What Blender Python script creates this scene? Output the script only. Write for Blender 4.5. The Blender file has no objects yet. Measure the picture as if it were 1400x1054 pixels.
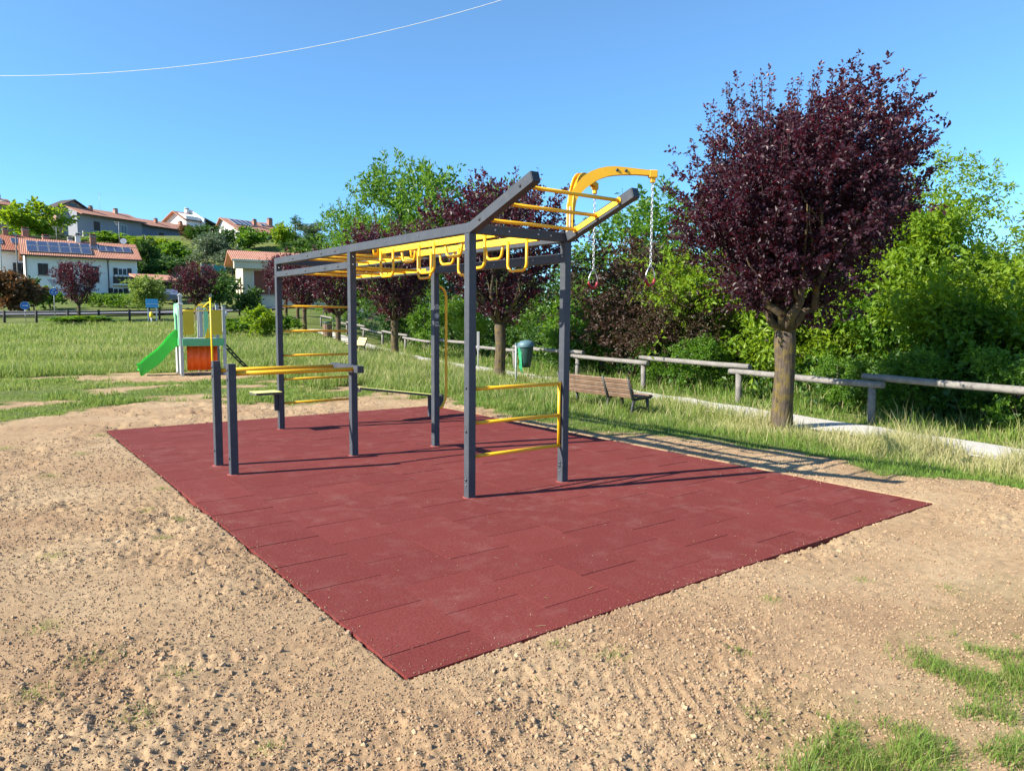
import bpy, bmesh, math, random
import numpy as np
from mathutils import Vector, Matrix, Euler

SC = bpy.context.scene
COL = SC.collection
RNG = np.random.default_rng(7)
random.seed(7)
R = math.radians

# ------------------------------------------------------------------ camera frame (also used to turn a picture column + distance into a place)
CAM = np.array([-3.597, -5.396, 1.648])
RT = np.array([0.797, -0.603, 0.008]); UP = np.array([0.049, 0.078, 0.996]); FW = np.array([0.601, 0.794, -0.092])
RT /= np.linalg.norm(RT); FW = FW - RT * (FW @ RT); FW /= np.linalg.norm(FW); UP = np.cross(RT, FW)
FPX = 980.1

def smooth(a, b, x):
    t = np.clip((np.asarray(x, float) - a) / (b - a), 0, 1)
    return t * t * (3 - 2 * t)

# ------------------------------------------------------------------ value noise
def _hash(ix, iy, seed):
    h = (ix.astype(np.int64) * 374761393 + iy.astype(np.int64) * 668265263 + seed * 1442695041) & 0xFFFFFFFF
    h = ((h ^ (h >> 13)) * 1274126177) & 0xFFFFFFFF
    return ((h ^ (h >> 16)) & 0xFFFF) / 65535.0

def vnoise(x, y, seed=0):
    x = np.asarray(x, float); y = np.asarray(y, float)
    ix = np.floor(x); iy = np.floor(y); fx = x - ix; fy = y - iy
    u = fx * fx * (3 - 2 * fx); v = fy * fy * (3 - 2 * fy)
    ix = ix.astype(np.int64); iy = iy.astype(np.int64)
    a = _hash(ix, iy, seed); b = _hash(ix + 1, iy, seed); c = _hash(ix, iy + 1, seed); d = _hash(ix + 1, iy + 1, seed)
    return (a * (1 - u) + b * u) * (1 - v) + (c * (1 - u) + d * u) * v

def fbm(x, y, scale, octv=3, seed=0):
    s = 0; amp = 1; tot = 0; f = 1 / scale
    for k in range(octv):
        s = s + amp * vnoise(x * f + 13.7 * k, y * f - 7.1 * k, seed + k); tot += amp; amp *= .5; f *= 2.03
    return s / tot

# ------------------------------------------------------------------ terrain
HD = [0, 22, 40, 55, 62, 70, 90, 105, 115, 130, 140, 155, 170, 200, 400]
HZ = [0, 0, .45, 1.1, 1.75, 2.2, 3.7, 6, 8, 12.5, 15.5, 18.5, 20.4, 22, 22]
FH = FW[:2] / np.linalg.norm(FW[:2]); RH = RT[:2] / np.linalg.norm(RT[:2])

def terrain(x, y):
    x = np.asarray(x, float); y = np.asarray(y, float)
    dx = x - CAM[0]; dy = y - CAM[1]
    D = dx * FH[0] + dy * FH[1]; l = dx * RH[0] + dy * RH[1]
    r = l / np.maximum(D, 1.0)
    m = 1 - smooth(-.30, -.08, r)
    z = np.interp(D, HD, HZ) * m
    s = x - (4.7 + .17 * y)
    z = z - .12 * smooth(0, 1.6, s) * (1 - smooth(20, 40, y))
    s2 = x - (9.7 + .19 * y)
    z = z - 1.9 * smooth(.6, 9, s2) * (1 - smooth(20, 60, y))
    return z

def tz(x, y): return float(terrain(x, y))

def place(px, D):
    """ground point seen in picture column px at forward distance D"""
    d = FW + RT * ((px - 700) / FPX)
    p = CAM + d * D
    return float(p[0]), float(p[1])

SOIL = np.array([(-14, -12), (-1.9, -12), (-1.55, -4.15), (-1.2, -3.98), (-.75, -3.9), (-.45, -4.02), (-.2, -4.2), (-.05, -4.12), (.02, -3.95), (.4, -3.86), (1.37, -3.94), (3, -4.0), (5.2, -4.3),
                 (4.95, -2.87), (4.75, -2.2), (4.4, -1.6), (4.5, -.6), (4.55, .5), (4.3, 1.5), (3.75, 2.3), (3.7, 4.2), (4.1, 7.3), (2.85, 8.1), (1.17, 7.8), (.15, 8.8),
                 (-.8, 10.2), (-2.2, 9.2), (-3.3, 7.9), (-6, 7.2), (-14, 6)])

def inside_soil(x, y):
    """signed distance to the bare-soil outline, positive inside"""
    x = np.asarray(x, float); y = np.asarray(y, float)
    ins = np.zeros(x.shape, bool); dist = np.full(x.shape, 1e9)
    n = len(SOIL)
    for i in range(n):
        x1, y1 = SOIL[i]; x2, y2 = SOIL[(i + 1) % n]
        c = ((y1 > y) != (y2 > y)) & (x < (x2 - x1) * (y - y1) / ((y2 - y1) if y2 != y1 else 1e-9) + x1)
        ins ^= c
        t = np.clip(((x - x1) * (x2 - x1) + (y - y1) * (y2 - y1)) / ((x2 - x1) ** 2 + (y2 - y1) ** 2), 0, 1)
        dist = np.minimum(dist, np.hypot(x - x1 - t * (x2 - x1), y - y1 - t * (y2 - y1)))
    return np.where(ins, dist, -dist)

def soilness(x, y):
    """1 = bare soil, 0 = grass sward"""
    x = np.asarray(x, float); y = np.asarray(y, float)
    sd = inside_soil(x, y) + (fbm(x, y, .9, 3, 5) - .5) * 1.1 + (fbm(x, y, .16, 2, 15) - .5) * .55
    s = smooth(-.26, .26, sd)
    # bare patches in the mown strip, and the worn ground round the play set
    strip = (y > 6.5) & (y < 19) & (x < 4)
    pat = smooth(.52, .66, fbm(x * .55, y, .75, 4, 21)) * .95
    s = np.maximum(s, np.where(strip, pat, 0))
    e = ((x - 1.5) / 3.0) ** 2 + ((y - 15.9) / 1.6) ** 2 + (fbm(x, y, .8, 2, 9) - .5) * .8
    s = np.maximum(s, 1 - smooth(.7, 1.1, e))
    s = np.where((y < -3.2) & (x < 4), np.maximum(s, .86), s)
    return s

MX0, MX1, MY0, MY1 = -2.061, 3.378, -2.591, 6.309   # rubber mat

# ------------------------------------------------------------------ materials
MATS = {}
def new_mat(name):
    m = bpy.data.materials.new(name); m.use_nodes = True
    nt = m.node_tree
    b = nt.nodes['Principled BSDF']
    MATS[name] = m
    return m, nt, b

def nd(nt, typ, **kw):
    n = nt.nodes.new(typ)
    for k, v in kw.items():
        if k.startswith('i_'):
            n.inputs[k[2:]].default_value = v
        else:
            setattr(n, k, v)
    return n

def ramp(nt, fac, stops):
    r = nt.nodes.new('ShaderNodeValToRGB')
    e = r.color_ramp.elements
    while len(e) > 1: e.remove(e[-1])
    e[0].position = stops[0][0]; e[0].color = (*stops[0][1], 1)
    for p, c in stops[1:]:
        k = e.new(p); k.color = (*c, 1)
    if fac is not None: nt.links.new(fac, r.inputs[0])
    return r

def noise(nt, scale, detail=3, rough=.55, coord='Object', vec=None):
    n = nd(nt, 'ShaderNodeTexNoise'); n.inputs['Scale'].default_value = scale; n.inputs['Detail'].default_value = detail; n.inputs['Roughness'].default_value = rough
    if vec is None:
        tc = nd(nt, 'ShaderNodeTexCoord'); vec = tc.outputs[coord]
    nt.links.new(vec, n.inputs['Vector'])
    return n

def mix(nt, fac, a, b, mode='MIX'):
    m = nd(nt, 'ShaderNodeMix', data_type='RGBA', blend_type=mode)
    for k, v in ((0, fac), (6, a), (7, b)):
        if hasattr(v, 'links') or isinstance(v, bpy.types.NodeSocket): nt.links.new(v, m.inputs[k])
        elif k == 0: m.inputs[0].default_value = v
        else: m.inputs[k].default_value = (*v, 1) if len(v) == 3 else v
    return m.outputs[2]

def bump(nt, b, height, strength=.4, dist=.01):
    n = nd(nt, 'ShaderNodeBump'); n.inputs['Strength'].default_value = strength; n.inputs['Distance'].default_value = dist
    nt.links.new(height, n.inputs['Height']); nt.links.new(n.outputs[0], b.inputs['Normal'])

def paint(name, col, rough=.45, var=.12, metal=0, scale=6, bumpy=0.05, spec=.5, dirt=None):
    m, nt, b = new_mat(name)
    n = noise(nt, scale, 4)
    c1 = tuple(c * (1 - var) for c in col); c2 = tuple(min(1, c * (1 + var)) for c in col)
    r = ramp(nt, n.outputs['Fac'], [(.3, c1), (.7, c2)])
    out = r.outputs[0]
    if dirt:
        n2 = noise(nt, scale * 3.1, 5, .65)
        r2 = ramp(nt, n2.outputs['Fac'], [(.52, (0, 0, 0)), (.72, (1, 1, 1))])
        out = mix(nt, r2.outputs[0], out, dirt)
    nt.links.new(out, b.inputs['Base Color'])
    rr = nd(nt, 'ShaderNodeMapRange'); rr.inputs[3].default_value = rough * .85; rr.inputs[4].default_value = min(1, rough * 1.2)
    nt.links.new(n.outputs['Fac'], rr.inputs[0]); nt.links.new(rr.outputs[0], b.inputs['Roughness'])
    b.inputs['Metallic'].default_value = metal
    b.inputs['Specular IOR Level'].default_value = spec
    if bumpy:
        n3 = noise(nt, scale * 25, 2); bump(nt, b, n3.outputs['Fac'], bumpy, .002)
    return m

def leaf_mat(name, stops, trans, tfac=.35, rough=.5, spec=.35):
    m, nt, b = new_mat(name)
    a = nd(nt, 'ShaderNodeAttribute', attribute_name='tint')
    r = ramp(nt, a.outputs['Fac'], stops)
    nt.links.new(r.outputs[0], b.inputs['Base Color'])
    b.inputs['Roughness'].default_value = rough; b.inputs['Specular IOR Level'].default_value = spec
    t = nd(nt, 'ShaderNodeBsdfTranslucent')
    rt = ramp(nt, a.outputs['Fac'], [(0, tuple(c * .7 for c in trans)), (1, trans)])
    nt.links.new(rt.outputs[0], t.inputs[0])
    mx = nd(nt, 'ShaderNodeMixShader'); mx.inputs[0].default_value = tfac
    nt.links.new(b.outputs[0], mx.inputs[1]); nt.links.new(t.outputs[0], mx.inputs[2])
    nt.links.new(mx.outputs[0], nt.nodes['Material Output'].inputs[0])
    return m

M_ANTH = paint('anthracite_powder_coat', (.056, .062, .074), .5, .10, scale=5, spec=.25, dirt=(.078, .080, .085))
M_YEL = paint('yellow_powder_coat', (.82, .44, .012), .42, .06, scale=4)
M_YELB = paint('yellow_plate_paint', (.86, .56, .03), .40, .05, scale=4)
M_BOLT = paint('black_bolt_cap', (.03, .032, .036), .4, .1, scale=30)
M_STEEL = paint('zinc_steel', (.55, .56, .57), .38, .1, metal=.85, scale=20)
M_GALV = paint('galvanised_grey', (.42, .43, .43), .5, .1, metal=.2, scale=10)
M_RED = paint('red_grip_plastic', (.25, .012, .016), .45, .08, scale=20)
M_STEP = paint('pale_lime_board', (.78, .74, .22), .5, .08, scale=8)
M_STEPD = paint('dark_board_edge', (.09, .09, .06), .6, .1, scale=8)
M_WOODG = paint('weathered_grey_wood', (.20, .185, .17), .8, .22, scale=7, bumpy=.5, spec=.2, dirt=(.13, .115, .10))
M_WOODD = paint('dark_stained_wood', (.045, .04, .037), .7, .2, scale=7, bumpy=.3, spec=.2)
M_SLATB = paint('brown_varnished_slat', (.19, .112, .072), .6, .3, scale=5, bumpy=.3, dirt=(.24, .185, .14))
M_SLATY = paint('honey_wood_slat', (.52, .40, .20), .6, .15, scale=5, bumpy=.2)
M_IRON = paint('dark_cast_iron', (.03, .032, .03), .5, .15, scale=10)
M_WHITE = paint('white_render', (.72, .71, .68), .85, .06, scale=.6, bumpy=.1, spec=.2)
M_CREAM = paint('cream_render', (.62, .53, .38), .85, .07, scale=.6, bumpy=.1, spec=.2)
M_GREYR = paint('blue_grey_wall_shade', (.27, .28, .32), .85, .08, scale=.4, bumpy=.1, spec=.2)  # blue-grey shade of the terrace front put into the wall colour
M_GREYD = paint('slate_blue_wall_shade', (.15, .18, .24), .85, .08, scale=.4, bumpy=.1, spec=.2)  # deeper tone of the same painted-in wall shade, for the middle unit
M_PINKR = paint('pink_brick_render', (.42, .27, .21), .85, .1, scale=.8, bumpy=.1, spec=.2)
M_SHUT = paint('dark_brown_shutter', (.028, .02, .018), .6, .15, scale=6)
M_SHUTR = paint('red_brown_shutter', (.20, .05, .022), .6, .15, scale=6)
M_EAVE = paint('dark_timber_eave', (.05, .035, .028), .7, .15, scale=6)
M_BRICK = paint('red_brick', (.33, .15, .10), .85, .2, scale=3)
M_CONC = paint('grey_concrete', (.34, .33, .31), .9, .15, scale=1.5, bumpy=.3, spec=.2)
M_BLUE = paint('blue_sign_face', (.02, .16, .55), .4, .05, scale=5)
M_CYAN = paint('sky_blue_board', (.07, .38, .74), .4, .06, scale=5)
M_SIGNW = paint('white_sign_face', (.75, .75, .76), .45, .04, scale=5)
M_SIGNB = paint('grey_sign_back', (.48, .46, .47), .5, .05, scale=5)
M_GREENP = paint('green_panel_plastic', (.11, .42, .20), .4, .06, scale=5)
M_SLIDE = paint('bright_green_slide', (.06, .58, .045), .35, .06, scale=5)
M_MINT = paint('mint_green_panel', (.28, .72, .38), .45, .05, scale=5)
M_PYEL = paint('mustard_panel', (.60, .46, .02), .45, .06, scale=5)
M_PYEL2 = paint('bright_yellow_tube', (.90, .60, .01), .4, .05, scale=5)
M_ORANGE = paint('orange_panel', (1.0, .12, .006), .45, .10, scale=7)
M_ROPE = paint('black_rope', (.02, .018, .018), .8, .1, scale=30)
M_LID = paint('teal_bin_lid', (.085, .16, .19), .5, .1, scale=10)
M_BAG = paint('green_bin_bag', (.035, .28, .13), .35, .15, scale=14, bumpy=.3)
M_BIND = paint('dark_green_bin', (.015, .05, .04), .5, .15, scale=14)
M_NET = paint('teal_netting', (.05, .26, .24), .7, .2, scale=5)
M_GLOBE = paint('white_lamp_globe', (.8, .8, .78), .3, .02, scale=5)
M_CABLE = paint('pale_cable', (.8, .78, .72), .5, .04, scale=3)
M_STICK = paint('grey_sticker', (.42, .41, .38), .5, .2, scale=60)
M_STICKD = paint('dark_sticker_print', (.08, .08, .08), .5, .1, scale=60)
M_OLIVEM = paint('olive_green_car', (.10, .13, .20), .3, .05, scale=5)

def glass_mat():
    m, nt, b = new_mat('dark_window_glass')
    b.inputs['Base Color'].default_value = (.02, .025, .035, 1); b.inputs['Roughness'].default_value = .12
    return m
M_GLASS = glass_mat()

def panel_mat():
    m, nt, b = new_mat('photovoltaic_cells')
    tc = nd(nt, 'ShaderNodeTexCoord')
    br = nd(nt, 'ShaderNodeTexBrick'); br.offset = 0
    br.inputs['Scale'].default_value = 1; br.inputs['Mortar Size'].default_value = .012; br.inputs['Brick Width'].default_value = .17; br.inputs['Row Height'].default_value = .17
    br.inputs['Color1'].default_value = (.018, .03, .075, 1); br.inputs['Color2'].default_value = (.025, .04, .09, 1); br.inputs['Mortar'].default_value = (.10, .12, .17, 1)
    nt.links.new(tc.outputs['Object'], br.inputs['Vector']); nt.links.new(br.outputs[0], b.inputs['Base Color'])
    b.inputs['Roughness'].default_value = .25
    return m
M_PV = panel_mat()

def tile_mat(name, c1, c2):
    m, nt, b = new_mat(name)
    tc = nd(nt, 'ShaderNodeTexCoord')
    n = noise(nt, 1.1, 5, .7)
    n2 = noise(nt, 9, 3)
    r = ramp(nt, n.outputs['Fac'], [(.3, c1), (.7, c2)])
    c = mix(nt, n2.outputs['Fac'], r.outputs[0], (.16, .07, .05), 'MIX')
    mx = nd(nt, 'ShaderNodeMix', data_type='RGBA'); mx.inputs[0].default_value = .75
    nt.links.new(c, mx.inputs[6]); nt.links.new(r.outputs[0], mx.inputs[7])
    nt.links.new(mx.outputs[2], b.inputs['Base Color']); b.inputs['Roughness'].default_value = .85
    w = nd(nt, 'ShaderNodeTexWave', wave_type='BANDS', bands_direction='X'); w.inputs['Scale'].default_value = 1.6; w.inputs['Distortion'].default_value = .6
    nt.links.new(tc.outputs['Object'], w.inputs['Vector'])
    bump(nt, b, w.outputs['Fac'], .6, .06)
    return m
M_TILE = tile_mat('salmon_roof_tiles', (.40, .17, .10), (.52, .25, .16))
M_TILER = tile_mat('red_roof_tiles', (.34, .10, .05), (.44, .16, .08))

def bark_mat(name, base, dark, lichen=None):
    m, nt, b = new_mat(name)
    tc = nd(nt, 'ShaderNodeTexCoord')
    mp = nd(nt, 'ShaderNodeMapping'); mp.inputs['Scale'].default_value = (22, 22, 3.2)
    nt.links.new(tc.outputs['Object'], mp.inputs[0])
    n = noise(nt, 1, 5, .65, vec=mp.outputs[0])
    r = ramp(nt, n.outputs['Fac'], [(.3, dark), (.62, base), (.8, tuple(c * 1.25 for c in base))])
    out = r.outputs[0]
    if lichen:
        n2 = noise(nt, 5.5, 8, .8)
        r2 = ramp(nt, n2.outputs['Fac'], [(.48, (0, 0, 0)), (.60, (.85, .85, .85))])
        out = mix(nt, r2.outputs[0], out, lichen)
    nt.links.new(out, b.inputs['Base Color']); b.inputs['Roughness'].default_value = .9; b.inputs['Specular IOR Level'].default_value = .2
    bump(nt, b, n.outputs['Fac'], .9, .03)
    return m
M_BARK = bark_mat('plum_bark', (.125, .095, .068), (.032, .024, .019), (.165, .12, .025))
M_TWIG = paint('dark_plum_twig', (.035, .020, .020), .7, .2, scale=8)
M_BARKG = bark_mat('grey_bark', (.14, .12, .10), (.045, .04, .035))

L_PLUM = leaf_mat('purple_plum_leaves', [(0, (.016, .006, .012)), (.5, (.040, .014, .025)), (.86, (.092, .036, .052)), (1, (.165, .020, .034))], (.22, .013, .032), .25, .46, .42)  # upper stops carry the pinkish look of sunlit leaf clusters in the colour
L_PLUMB = leaf_mat('brown_purple_leaves', [(0, (.04, .025, .018)), (.6, (.075, .04, .03)), (.8, (.06, .075, .022)), (1, (.09, .12, .03))], (.12, .06, .02), .3)
L_ROB = leaf_mat('yellow_green_leaves', [(0, (.075, .16, .012)), (.5, (.15, .25, .016)), (1, (.28, .36, .022))], (.42, .58, .02), .42, .5)
L_GREEN = leaf_mat('fresh_green_leaves', [(0, (.035, .095, .012)), (.5, (.075, .165, .016)), (1, (.15, .25, .024))], (.28, .50, .03), .38, .45)
L_DGREEN = leaf_mat('dark_green_leaves', [(0, (.022, .06, .012)), (.6, (.045, .105, .018)), (1, (.09, .16, .026))], (.12, .25, .03), .28)
L_OLIVE = leaf_mat('silver_olive_leaves', [(0, (.07, .10, .055)), (.6, (.13, .17, .10)), (1, (.20, .24, .15))], (.2, .28, .12), .25)
L_LIME = leaf_mat('lime_green_leaves', [(0, (.12, .19, .035)), (.6, (.20, .28, .06)), (1, (.28, .36, .08))], (.38, .5, .08), .35)
L_RUST = leaf_mat('rusty_leaves', [(0, (.06, .06, .018)), (.5, (.12, .07, .025)), (1, (.20, .095, .04))], (.3, .12, .03), .25)
L_GRASS = leaf_mat('grass_blades', [(0, (.085, .18, .022)), (.35, (.14, .24, .035)), (.6, (.24, .29, .065)), (.8, (.38, .35, .15)), (1, (.52, .45, .25))], (.38, .48, .10), .38, .55, .3)

# ------------------------------------------------------------------ mesh helpers
def np_mesh(name, V, F, mat, parent=None, tint=None, smoothf=False):
    """V (n,3); F list of (m,k) index arrays"""
    me = bpy.data.meshes.new(name)
    V = np.asarray(V, np.float32)
    me.vertices.add(len(V)); me.vertices.foreach_set('co', V.ravel())
    loops = np.concatenate([f.ravel() for f in F]).astype(np.int32)
    tot = np.concatenate([np.full(len(f), f.shape[1]) for f in F]).astype(np.int32)
    st = np.concatenate([[0], np.cumsum(tot)[:-1]]).astype(np.int32)
    me.loops.add(len(loops)); me.loops.foreach_set('vertex_index', loops)
    me.polygons.add(len(tot)); me.polygons.foreach_set('loop_start', st)
    me.update(calc_edges=True)
    if tint is not None:
        a = me.attributes.new('tint', 'FLOAT', 'POINT'); a.data.foreach_set('value', np.asarray(tint, np.float32))
    me.polygons.foreach_set('use_smooth', np.full(len(tot), bool(smoothf)))
    me.materials.append(mat)
    o = bpy.data.objects.new(name, me); COL.objects.link(o)
    if parent: o.parent = parent
    return o

def wloc(o):
    v = Vector((0, 0, 0))
    while o is not None:
        v = v + o.location; o = o.parent
    return v

class MB:
    def __init__(s): s.v = []; s.f = []; s.m = []; s.sm = []; s.mats = []
    def mi(s, mat):
        if mat not in s.mats: s.mats.append(mat)
        return s.mats.index(mat)
    def add(s, verts, faces, mat, sm=False):
        b = len(s.v); k = s.mi(mat)
        s.v += [tuple(v) for v in verts]
        for f in faces:
            s.f.append([b + i for i in f]); s.m.append(k); s.sm.append(sm)
        return s
    def box(s, x0, x1, y0, y1, z0, z1, mat, bev=.004, M=None):
        bm = bmesh.new(); bmesh.ops.create_cube(bm, size=1)
        for v in bm.verts: v.co = Vector(((x0 + x1) / 2 + v.co.x * (x1 - x0), (y0 + y1) / 2 + v.co.y * (y1 - y0), (z0 + z1) / 2 + v.co.z * (z1 - z0)))
        if bev: bmesh.ops.bevel(bm, geom=bm.edges[:], offset=bev, segments=1, affect='EDGES')
        bm.verts.index_update()
        vs = [(M @ v.co) if M is not None else v.co.copy() for v in bm.verts]
        fs = [[v.index for v in f.verts] for f in bm.faces]
        bm.free()
        return s.add(vs, fs, mat)
    def obox(s, c, ax, ay, az, sx, sy, sz, mat, bev=.004):
        M = Matrix.Identity(4)
        for i, a in enumerate((ax, ay, az)):
            a = Vector(a).normalized()
            for j in range(3): M[j][i] = a[j]
        M.translation = Vector(c)
        return s.box(-sx / 2, sx / 2, -sy / 2, sy / 2, -sz / 2, sz / 2, mat, bev, M)
    def tube(s, pts, rad, mat, n=8, cap=True, sm=True):
        P = [Vector(p) for p in pts]; k = len(P)
        rads = rad if hasattr(rad, '__len__') else [rad] * k
        t0 = (P[1] - P[0]).normalized()
        u = t0.orthogonal().normalized(); vs = []
        for i in range(k):
            t = (P[min(i + 1, k - 1)] - P[max(i - 1, 0)]).normalized()
            u = (u - t * u.dot(t))
            u = u.normalized() if u.length > 1e-6 else t.orthogonal().normalized()
            w = t.cross(u)
            for j in range(n):
                a = 2 * math.pi * j / n
                vs.append(P[i] + (u * math.cos(a) + w * math.sin(a)) * rads[i])
        fs = []
        for i in range(k - 1):
            for j in range(n):
                a = i * n + j; b = i * n + (j + 1) % n
                fs.append([a, b, b + n, a + n])
        s.add(vs, fs, mat, sm)
        if cap:
            b = len(s.v) - len(vs); q = s.mi(mat)
            s.f.append([b + j for j in range(n)][::-1]); s.m.append(q); s.sm.append(False)
            s.f.append([b + (k - 1) * n + j for j in range(n)]); s.m.append(q); s.sm.append(False)
        return s
    def disc(s, c, axis, r, th, mat, n=20):
        a = Vector(axis).normalized(); c = Vector(c)
        return s.tube([c - a * th / 2, c + a * th / 2], r, mat, n, True, False)
    def ball(s, c, r, mat, seg=12, rings=8, sx=1, sy=1, sz=1):
        vs = []; fs = []
        for i in range(rings + 1):
            th = math.pi * i / rings
            for j in range(seg):
                ph = 2 * math.pi * j / seg
                vs.append((c[0] + r * sx * math.sin(th) * math.cos(ph), c[1] + r * sy * math.sin(th) * math.sin(ph), c[2] + r * sz * math.cos(th)))
        for i in range(rings):
            for j in range(seg):
                fs.append([i * seg + j, (i + 1) * seg + j, (i + 1) * seg + (j + 1) % seg, i * seg + (j + 1) % seg])
        return s.add(vs, fs, mat, True)
    def prism(s, poly, axis_d, mat, origin=(0, 0, 0), u=(1, 0, 0), v=(0, 0, 1)):
        """poly in (u,v) plane extruded along axis_d (vector)"""
        o = Vector(origin); u = Vector(u); v = Vector(v); d = Vector(axis_d); n = len(poly)
        A = [o + u * a + v * b for a, b in poly]
        vs = [p - d / 2 for p in A] + [p + d / 2 for p in A]
        fs = [list(range(n))[::-1], [n + i for i in range(n)]] + [[i, (i + 1) % n, n + (i + 1) % n, n + i] for i in range(n)]
        return s.add(vs, fs, mat)
    def bolt(s, c, axis, r=.015, mat=None):
        a = Vector(axis).normalized(); c = Vector(c)
        return s.tube([c - a * .004, c + a * .006, c + a * .011], [r, r, r * .55], mat or M_BOLT, 8, True, False)
    def build(s, name, parent=None, local=False):
        me = bpy.data.meshes.new(name)
        off = wloc(parent) if (parent is not None and not local) else Vector((0, 0, 0))
        me.from_pydata([tuple(Vector(v) - off) for v in s.v], [], s.f)
        for m in s.mats: me.materials.append(m)
        me.polygons.foreach_set('material_index', s.m); me.polygons.foreach_set('use_smooth', s.sm)
        bm = bmesh.new(); bm.from_mesh(me); bmesh.ops.recalc_face_normals(bm, faces=bm.faces[:]); bm.to_mesh(me); bm.free()
        o = bpy.data.objects.new(name, me); COL.objects.link(o)
        if parent: o.parent = parent
        return o

def tag(o, label=None, cat=None, group=None, kind=None):
    for k, v in (('label', label), ('category', cat), ('group', group), ('kind', kind)):
        if v: o[k] = v
    return o

def thing(name, label, cat, loc=(0, 0, 0), rz=0, group=None):
    o = bpy.data.objects.new(name, None); COL.objects.link(o)
    o.empty_display_size = .2
    o.location = loc; o.rotation_euler = (0, 0, rz)
    return tag(o, label, cat, group)

def kids(o): return [c for c in bpy.data.objects if c.parent == o]
def copy_tree(o, parent=None):
    c = o.copy(); COL.objects.link(c); c.parent = parent
    for ch in kids(o): copy_tree(ch, c)
    return c

# ================================================================== SETTING: ground
def build_ground():
    fa = math.atan2(FH[1], FH[0])
    fine = np.linspace(-R(44), R(44), 640)
    coarse = np.linspace(R(44), 2 * math.pi - R(44), 60)[1:-1]
    ang = np.concatenate([fine, coarse]) + fa
    rad = [1.0]
    while rad[-1] < 1600: rad.append(rad[-1] * (1.0045 if rad[-1] < 10 else 1.008 if rad[-1] < 30 else 1.025 if rad[-1] < 250 else 1.12))
    rad = np.array(rad); nr, na = len(rad), len(ang)
    RR, AA = np.meshgrid(rad, ang, indexing='ij')
    X = CAM[0] + RR * np.cos(AA); Y = CAM[1] + RR * np.sin(AA)
    X = np.concatenate([X.ravel(), [CAM[0]]]); Y = np.concatenate([Y.ravel(), [CAM[1]]])
    Z = terrain(X, Y)
    d = np.hypot(X - CAM[0], Y - CAM[1])
    s = soilness(X, Y)
    near = 1 - smooth(18, 40, d)
    big = (fbm(X, Y, 1.3, 3, 31) - .5) * .05
    med = (fbm(X, Y, .24, 3, 41) - .5) * .034
    cl = fbm(X, Y, .085, 3, 51)
    cl = (np.abs(cl - .5) * -2 + .35) * .016
    fin = (fbm(X, Y, .034, 2, 61) - .5) * .020 * (1 - smooth(5, 11, d))
    rough = .30 + 1.0 * smooth(.42, .66, fbm(X, Y, 1.1, 3, 71))
    Zs = big + (med + cl + fin) * rough * (1 + .9 * smooth(4.5, 9, d))
    # tyre-rib marks pressed into the soil by the near right corner
    tx = (X + 1.15) * .80 - (Y + 3.45) * .60; ty = (X + 1.15) * .60 + (Y + 3.45) * .80
    tm = np.exp(-((ty / .20) ** 4)) * smooth(-.55, -.2, tx) * (1 - smooth(.1, .5, tx)) * smooth(.3, .55, fbm(X, Y, .4, 2, 77))
    Zs = Zs * (1 - .75 * tm) + tm * np.sin(tx * 2 * math.pi / .062 + 1.5 * np.sin(ty * 9)) * .0042
    Zg = big * .8 + (fbm(X, Y, .35, 3, 81) - .5) * .05
    Z = Z + near * (Zs * s + Zg * (1 - s))
    # keep the soil just below the mat's rim, and well below it underneath
    ex = np.maximum(np.maximum(MX0 - X, X - MX1), np.maximum(MY0 - Y, Y - MY1))
    Z = np.where(ex < 1.0, np.minimum(Z, -.002 + .05 * np.clip(ex, 0, 1) + (cl + fin) * .55), Z)
    Z = np.where(ex < .010, -.09 + (ex > -.05) * .03, Z)
    i = np.arange(nr - 1)[:, None] * na; j = np.arange(na)[None, :]; jn = (j + 1) % na
    F4 = np.stack([i + j, i + jn, i + na + jn, i + na + j], -1).reshape(-1, 4)[:, ::-1]
    F4 = F4[:, ::-1] if False else F4
    c = nr * na
    F3 = np.stack([np.full(na, c), np.arange(na), (np.arange(na) + 1) % na], -1)
    m, nt, b = new_mat('bare_soil_and_sward')
    a = nd(nt, 'ShaderNodeAttribute', attribute_name='tint')
    tc = nd(nt, 'ShaderNodeTexCoord')
    n1 = noise(nt, .75, 4, .6); n2 = noise(nt, 14, 6, .7); n3 = noise(nt, 90, 3, .6)
    soil = ramp(nt, n1.outputs['Fac'], [(.30, (.285, .178, .102)), (.46, (.365, .246, .140)), (.70, (.44, .320, .190))])
    fine_ = ramp(nt, n2.outputs['Fac'], [(.3, (.72, .70, .68)), (.5, (1, 1, 1)), (.72, (1.18, 1.16, 1.14))])
    sc = mix(nt, 1.0, soil.outputs[0], fine_.outputs[0], 'MULTIPLY')
    fl = ramp(nt, n3.outputs['Fac'], [(.66, (0, 0, 0)), (.74, (.6, .6, .6))])
    sc = mix(nt, fl.outputs[0], sc, (.40, .30, .19))
    g1 = noise(nt, .5, 5, .65); g2 = noise(nt, 9, 5, .7)
    gr = ramp(nt, g1.outputs['Fac'], [(.3, (.075, .115, .024)), (.55, (.14, .17, .045)), (.75, (.22, .21, .085))])
    gf = ramp(nt, g2.outputs['Fac'], [(.3, (.55, .55, .55)), (.7, (1.2, 1.2, 1.2))])
    gc = mix(nt, 1.0, gr.outputs[0], gf.outputs[0], 'MULTIPLY')
    out = mix(nt, a.outputs['Fac'], gc, sc)
    nt.links.new(out, b.inputs['Base Color']); b.inputs['Roughness'].default_value = .95; b.inputs['Specular IOR Level'].default_value = .12
    nb = noise(nt, 70, 6, .8)
    bump(nt, b, nb.outputs['Fac'], .55, .03)
    global GPOL
    GPOL = (rad, ang - fa, Z[:-1].reshape(nr, na))
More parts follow.
